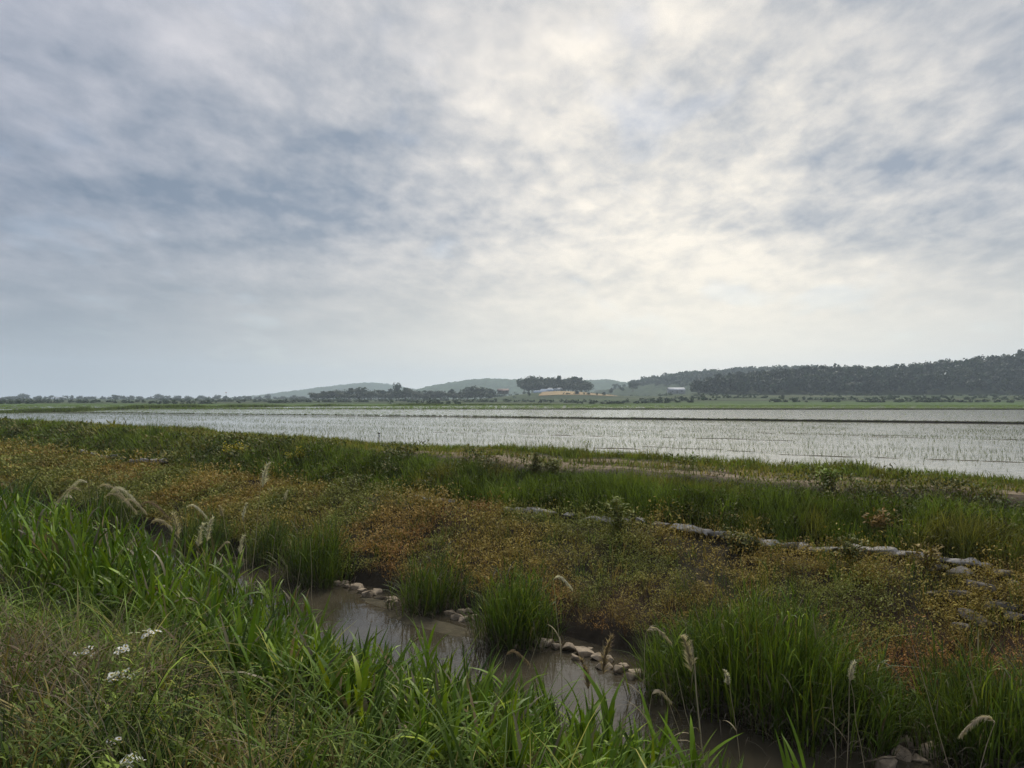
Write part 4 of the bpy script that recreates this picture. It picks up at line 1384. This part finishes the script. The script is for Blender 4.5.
W_, T_, B_ = (.66, .61, .52), (.50, .43, .33), (.30, .225, .16)
for k, (tip, fx, t, pl, sty, col, dd, lab) in enumerate([
        ((263, 466), 250, 5.6, .30, 'brush', W_, 1, 'tallest pale reed plume rising at left above the ditch'),
        ((243, 506), 250, 5.6, .22, 'tight', W_, 1, 'narrow white plume left of the tallest one, at half its height'),
        ((240, 538), 252, 5.4, .24, 'tight', W_, 1, 'white plume, right of a close pair below the tallest plume'),
        ((231, 544), 250, 5.4, .20, 'nod', T_, -1, 'greyish plume, left of a close pair below the tallest plume'),
        ((222, 507), 238, 6.0, .16, 'tuft', T_, -1, 'small tan plume between the fluffy plumes and the white pair'),
        ((207, 520), 208, 6.0, .36, 'tuft', W_, 1, 'fluffy white plume, rightmost of the fluffy group'),
        ((198, 526), 200, 6.0, .36, 'brush', W_, 1, 'fluffy pale plume in the middle of the fluffy group'),
        ((186, 508), 184, 6.2, .36, 'nod', W_, 1, 'pale plume nodding right in the fluffy group'),
        ((178, 516), 178, 6.2, .38, 'brush', T_, -1, 'tan plume, leftmost of the fluffy group'),
        ((168, 588), 215, 3.9, .17, 'nod', W_, -1, 'silvery plume drooping left on an arched stalk amid the reeds'),
        ((140, 506), 152, 6.2, .55, 'nod', B_, 1, 'brown plume nodding right beside the dark reed clump'),
        ((150, 524), 158, 6.0, .52, 'nod', T_, 1, 'long tan plume nodding over the near reeds at left'),
        ((82, 492), 92, 6.6, .72, 'nod', T_, -1, 'grey plume drooping left over the dark reed clump'),
        ((97, 489), 100, 6.7, .70, 'nod', T_, 1, 'grey plume drooping from the top of the dark reed clump'),
        ((74, 500), 88, 6.5, .66, 'nod', W_, -1, 'lowest left grey plume on the dark reed clump'),
        ((104, 498), 104, 6.5, .68, 'nod', T_, 1, 'brownish plume drooping right on the dark reed clump'),
        ((88, 484), 94, 6.7, .62, 'nod', W_, -1, 'palest grey plume arching left at the top of the dark reed clump'),
        ((110, 492), 108, 6.6, .60, 'nod', W_, 1, 'pale plume arching right beside the brownish one on the dark reed clump'),
        ((64, 506), 76, 6.5, .55, 'nod', T_, -1, 'outermost left plume drooping beside the dark reed clump'),
        ((122, 503), 120, 6.4, .50, 'nod', T_, 1, 'outermost right plume drooping beside the dark reed clump'),
        ((8, 488), 16, 6.8, .7, 'nod', B_, -1, 'brown plume drooping at the left frame edge'),
        ((285, 492), 270, 9.6, .2, 'tuft', W_, 1, 'small white plume alone right of the tallest one'),
        ((553, 580), 563, 5.9, .21, 'nod', W_, 1, 'white ragged plume on a thin stalk above the middle of the water'),
        ((603, 640), 606, 6.0, .34, 'brush', B_, 1, 'brown ragged seed head, taller of two over the stones'),
        ((588, 662), 590, 6.0, .28, 'brush', B_, -1, 'brown ragged seed head, shorter of two over the stones'),
        ((646, 632), 642, 6.0, .26, 'nod', T_, 1, 'feathery tan plume arching right before the largest reed clump'),
        ((691, 640), 706, 5.3, .26, 'brush', T_, -1, 'thick straw stalk with a beige seed head before the largest clump'),
        ((652, 694), 646, 5.8, .19, 'nod', T_, 1, 'low tan plume drooping over the dark water'),
        ((728, 672), 748, 6.2, .12, 'tuft', W_, -1, 'small whitish seed head before the dark side of the largest clump'),
        ((506, 655), 492, 5.7, .26, 'nod', B_, 1, 'brown feathery plume arching over the water in the middle'),
        ((521, 700), 530, 5.1, .25, 'tuft', T_, -1, 'broad beige plume low in the front reeds'),
        ((370, 684), 366, 4.6, .20, 'nod', T_, -1, 'tan plume hanging in the reeds left of the water'),
        ((424, 640), 440, 5.8, .18, 'nod', B_, -1, 'brown plume bent over the left part of the water'),
        ((567, 752), 572, 4.6, .13, 'tuft', T_, 1, 'pinkish seed head at the bottom edge in the middle'),
        ((850, 664), 842, 7.0, .16, 'tuft', W_, 1, 'whitish seed head right of the largest clump'),
        ((995, 722), 962, 6.6, .26, 'nod', T_, -1, 'tan feathery plume at the lower right corner')]):
    plume_reed(tip, fx, t, pl, sty, col, lab, k, droop_dir=dd, rad=.0085 if 'thick' in lab else .0045)
for k, (tip, fx, t, lab) in enumerate([
        ((277, 560), 268, 5.6, 'bare dry stalk, leftmost of those before the bend clump'), ((310, 538), 314, 5.6, 'bent bare stalk before the bend reed clump'),
        ((301, 556), 292, 5.7, 'thin bare stalk leaning right before the bend clump'), ((287, 565), 292, 5.5, 'short bare stalk between two others at the bend'),
        ((114, 484), 148, 6.4, 'long reddish bare stalk leaning left near the dark reed clump'), ((676, 668), 704, 5.5, 'bare branching stalk leaning left beside the thick straw stalk'),
        ((665, 690), 700, 5.4, 'thin bare stalk crossing the branching one over dark water'), ((848, 672), 876, 6.8, 'long pale bare stalk leaning left at lower right'),
        ((831, 672), 840, 6.8, 'upright pale bare stalk at lower right'), ((912, 645), 966, 6.9, 'long bare stalk leaning left before the right reed clump'),
        ((538, 640), 510, 5.7, 'green-brown stalk leaning right with a blunt tip over the stones')]):
    plume_reed(tip, fx, t, 0, 'tight', B_, lab, 60 + k, rad=.0042, leaves=1, name='dry_stalk')

# single broad-leaved shoots that stand out at the front edge
g = np.random.default_rng(21)
fr = [(345, 655, 4.9, 'at the left end of the front row'), (392, 662, 5.2, 'left of the open water'), (424, 628, 5.5, 'alone before the left part of the water'), (455, 690, 4.9, 'below the bent brown plume'),
      (486, 660, 5.2, 'rising left of the brown feathery plume'), (505, 672, 5.0, 'with broad leaves under the brown feathery plume'), (546, 676, 5.2, 'between the beige plume and the white ragged one'),
      (585, 690, 5.2, 'left of the broadest front leaves'), (604, 684, 5.3, 'with the broadest leaves under the brown seed heads'), (628, 728, 4.9, 'low down beside the broadest leaves'),
      (660, 712, 5.2, 'under the low tan plume'), (690, 742, 4.9, 'at the foot of the thick straw stalk'), (792, 744, 5.6, 'alone at the bottom edge right of the water'), (250, 640, 4.4, 'amid the bed below the silvery plume'),
      (300, 612, 5.2, 'at the water edge below the bend')]
for k, (x, y, t, where) in enumerate(fr):
    tip = at_t(x, y, t)
    b = np.array([tip[0], tip[1], 0.0])
    s_, t_ = st(b)
    b[2] = float(ground(s_, t_)) - .02
    h = tip[2] - b[2]
    r = empty('reed_shoot', b, 'bright green reed shoot %s' % where, 'reed shoot', 'reed shoots at the front edge')
    a, l = Acc(), Acc()
    m_ = 3
    hh = h * g.uniform(.55, .82, m_)
    bb = b + g.normal(0, .05, (m_, 3)) * [1, 1, 0]
    for i in range(m_):
        tube(a, [bb[i], bb[i] + [.01, 0, hh[i] * .5], bb[i] + [.02, .01, hh[i]]], [.005, .0045, .003], (.09, .13, .04), 5)
        nl = 7
        u = np.linspace(.3, 1, nl)
        q = bb[i] + np.stack([.02 * u, .01 * u, hh[i] * u], 1)
        e0 = g.uniform(.9, 1.45, nl)
        strips(l, q, g.uniform(.36, .56, nl) * min(1.2, max(.7, h)), g.uniform(.032, .048, nl), g.uniform(0, 6.28) + np.arange(nl) * 3.14 + g.normal(0, .5, nl), e0, e0 - g.uniform(.0, 1.3, nl),
               np.array([.075, .150, .034]) * g.uniform(.8, 1.3, (nl, 1)), 6, g.uniform(-.4, .4, nl))
    child(a.obj('stem', M_reed, loc=b), r)
    child(l.obj('leaves', M_reed, loc=b), r)

# small things in the distance
p = at_z(379, 438.5, 1.68)
a = Acc(); tube(a, [p, p + [.01, 0, .16], p + [0, 0, .26]], [.03, .03, .025], (.03, .028, .025), 7)
post = empty('post', p, 'small dark stake standing in the near paddy at left', 'post')
child(a.obj('stake', M_wood, loc=p), post)
a = Acc(); box(a, p + [-.05, -.05, .26], p + [.05, .05, .33], (.04, .035, .03))
child(a.obj('cap', M_wood, loc=p), post)
p = at_t(924, 509, 15.6)
a = Acc()
gg = np.random.default_rng(2)
u, v = np.meshgrid(np.linspace(-1, 1, 7), np.linspace(-1, 1, 5), indexing='ij')
V = np.stack([u * .10, v * .05, gg.normal(0, .018, u.shape) + .06 * u], -1) + p
I = np.arange(35).reshape(7, 5)
a.add(V, np.stack([I[:-1, :-1], I[1:, :-1], I[1:, 1:], I[:-1, 1:]], -1).reshape(-1, 4), (.75, .75, .74))
tag(a.obj('scrap', M_petal, loc=p, smooth=True), 'tiny white scrap caught in the grass of the dyke at right', 'scrap')

# ------------------------------------------------------------------ the air
HZ = True
if HZ:
    a = Acc()
    box(a, (-3100, -3100, -2.4), (3100, 3100, 150), (1, 1, 1))
    hz = a.obj('haze', [])
    hz.rotation_euler = (0, 0, math.atan2(D_[1], D_[0]))
    m, t = mat('haze_air')
    vp = t.n('ShaderNodeVolumePrincipled', {'Color': (.74, .87, 1.0, 1), 'Density': .00034, 'Anisotropy': .3})
    t.n('ShaderNodeOutputMaterial', {'Volume': vp.outputs[0]})
    hz.data.materials.clear()
    hz.data.materials.append(m)
    tag(hz, 'thin humid air that fades the far hills', 'haze', kind='stuff')
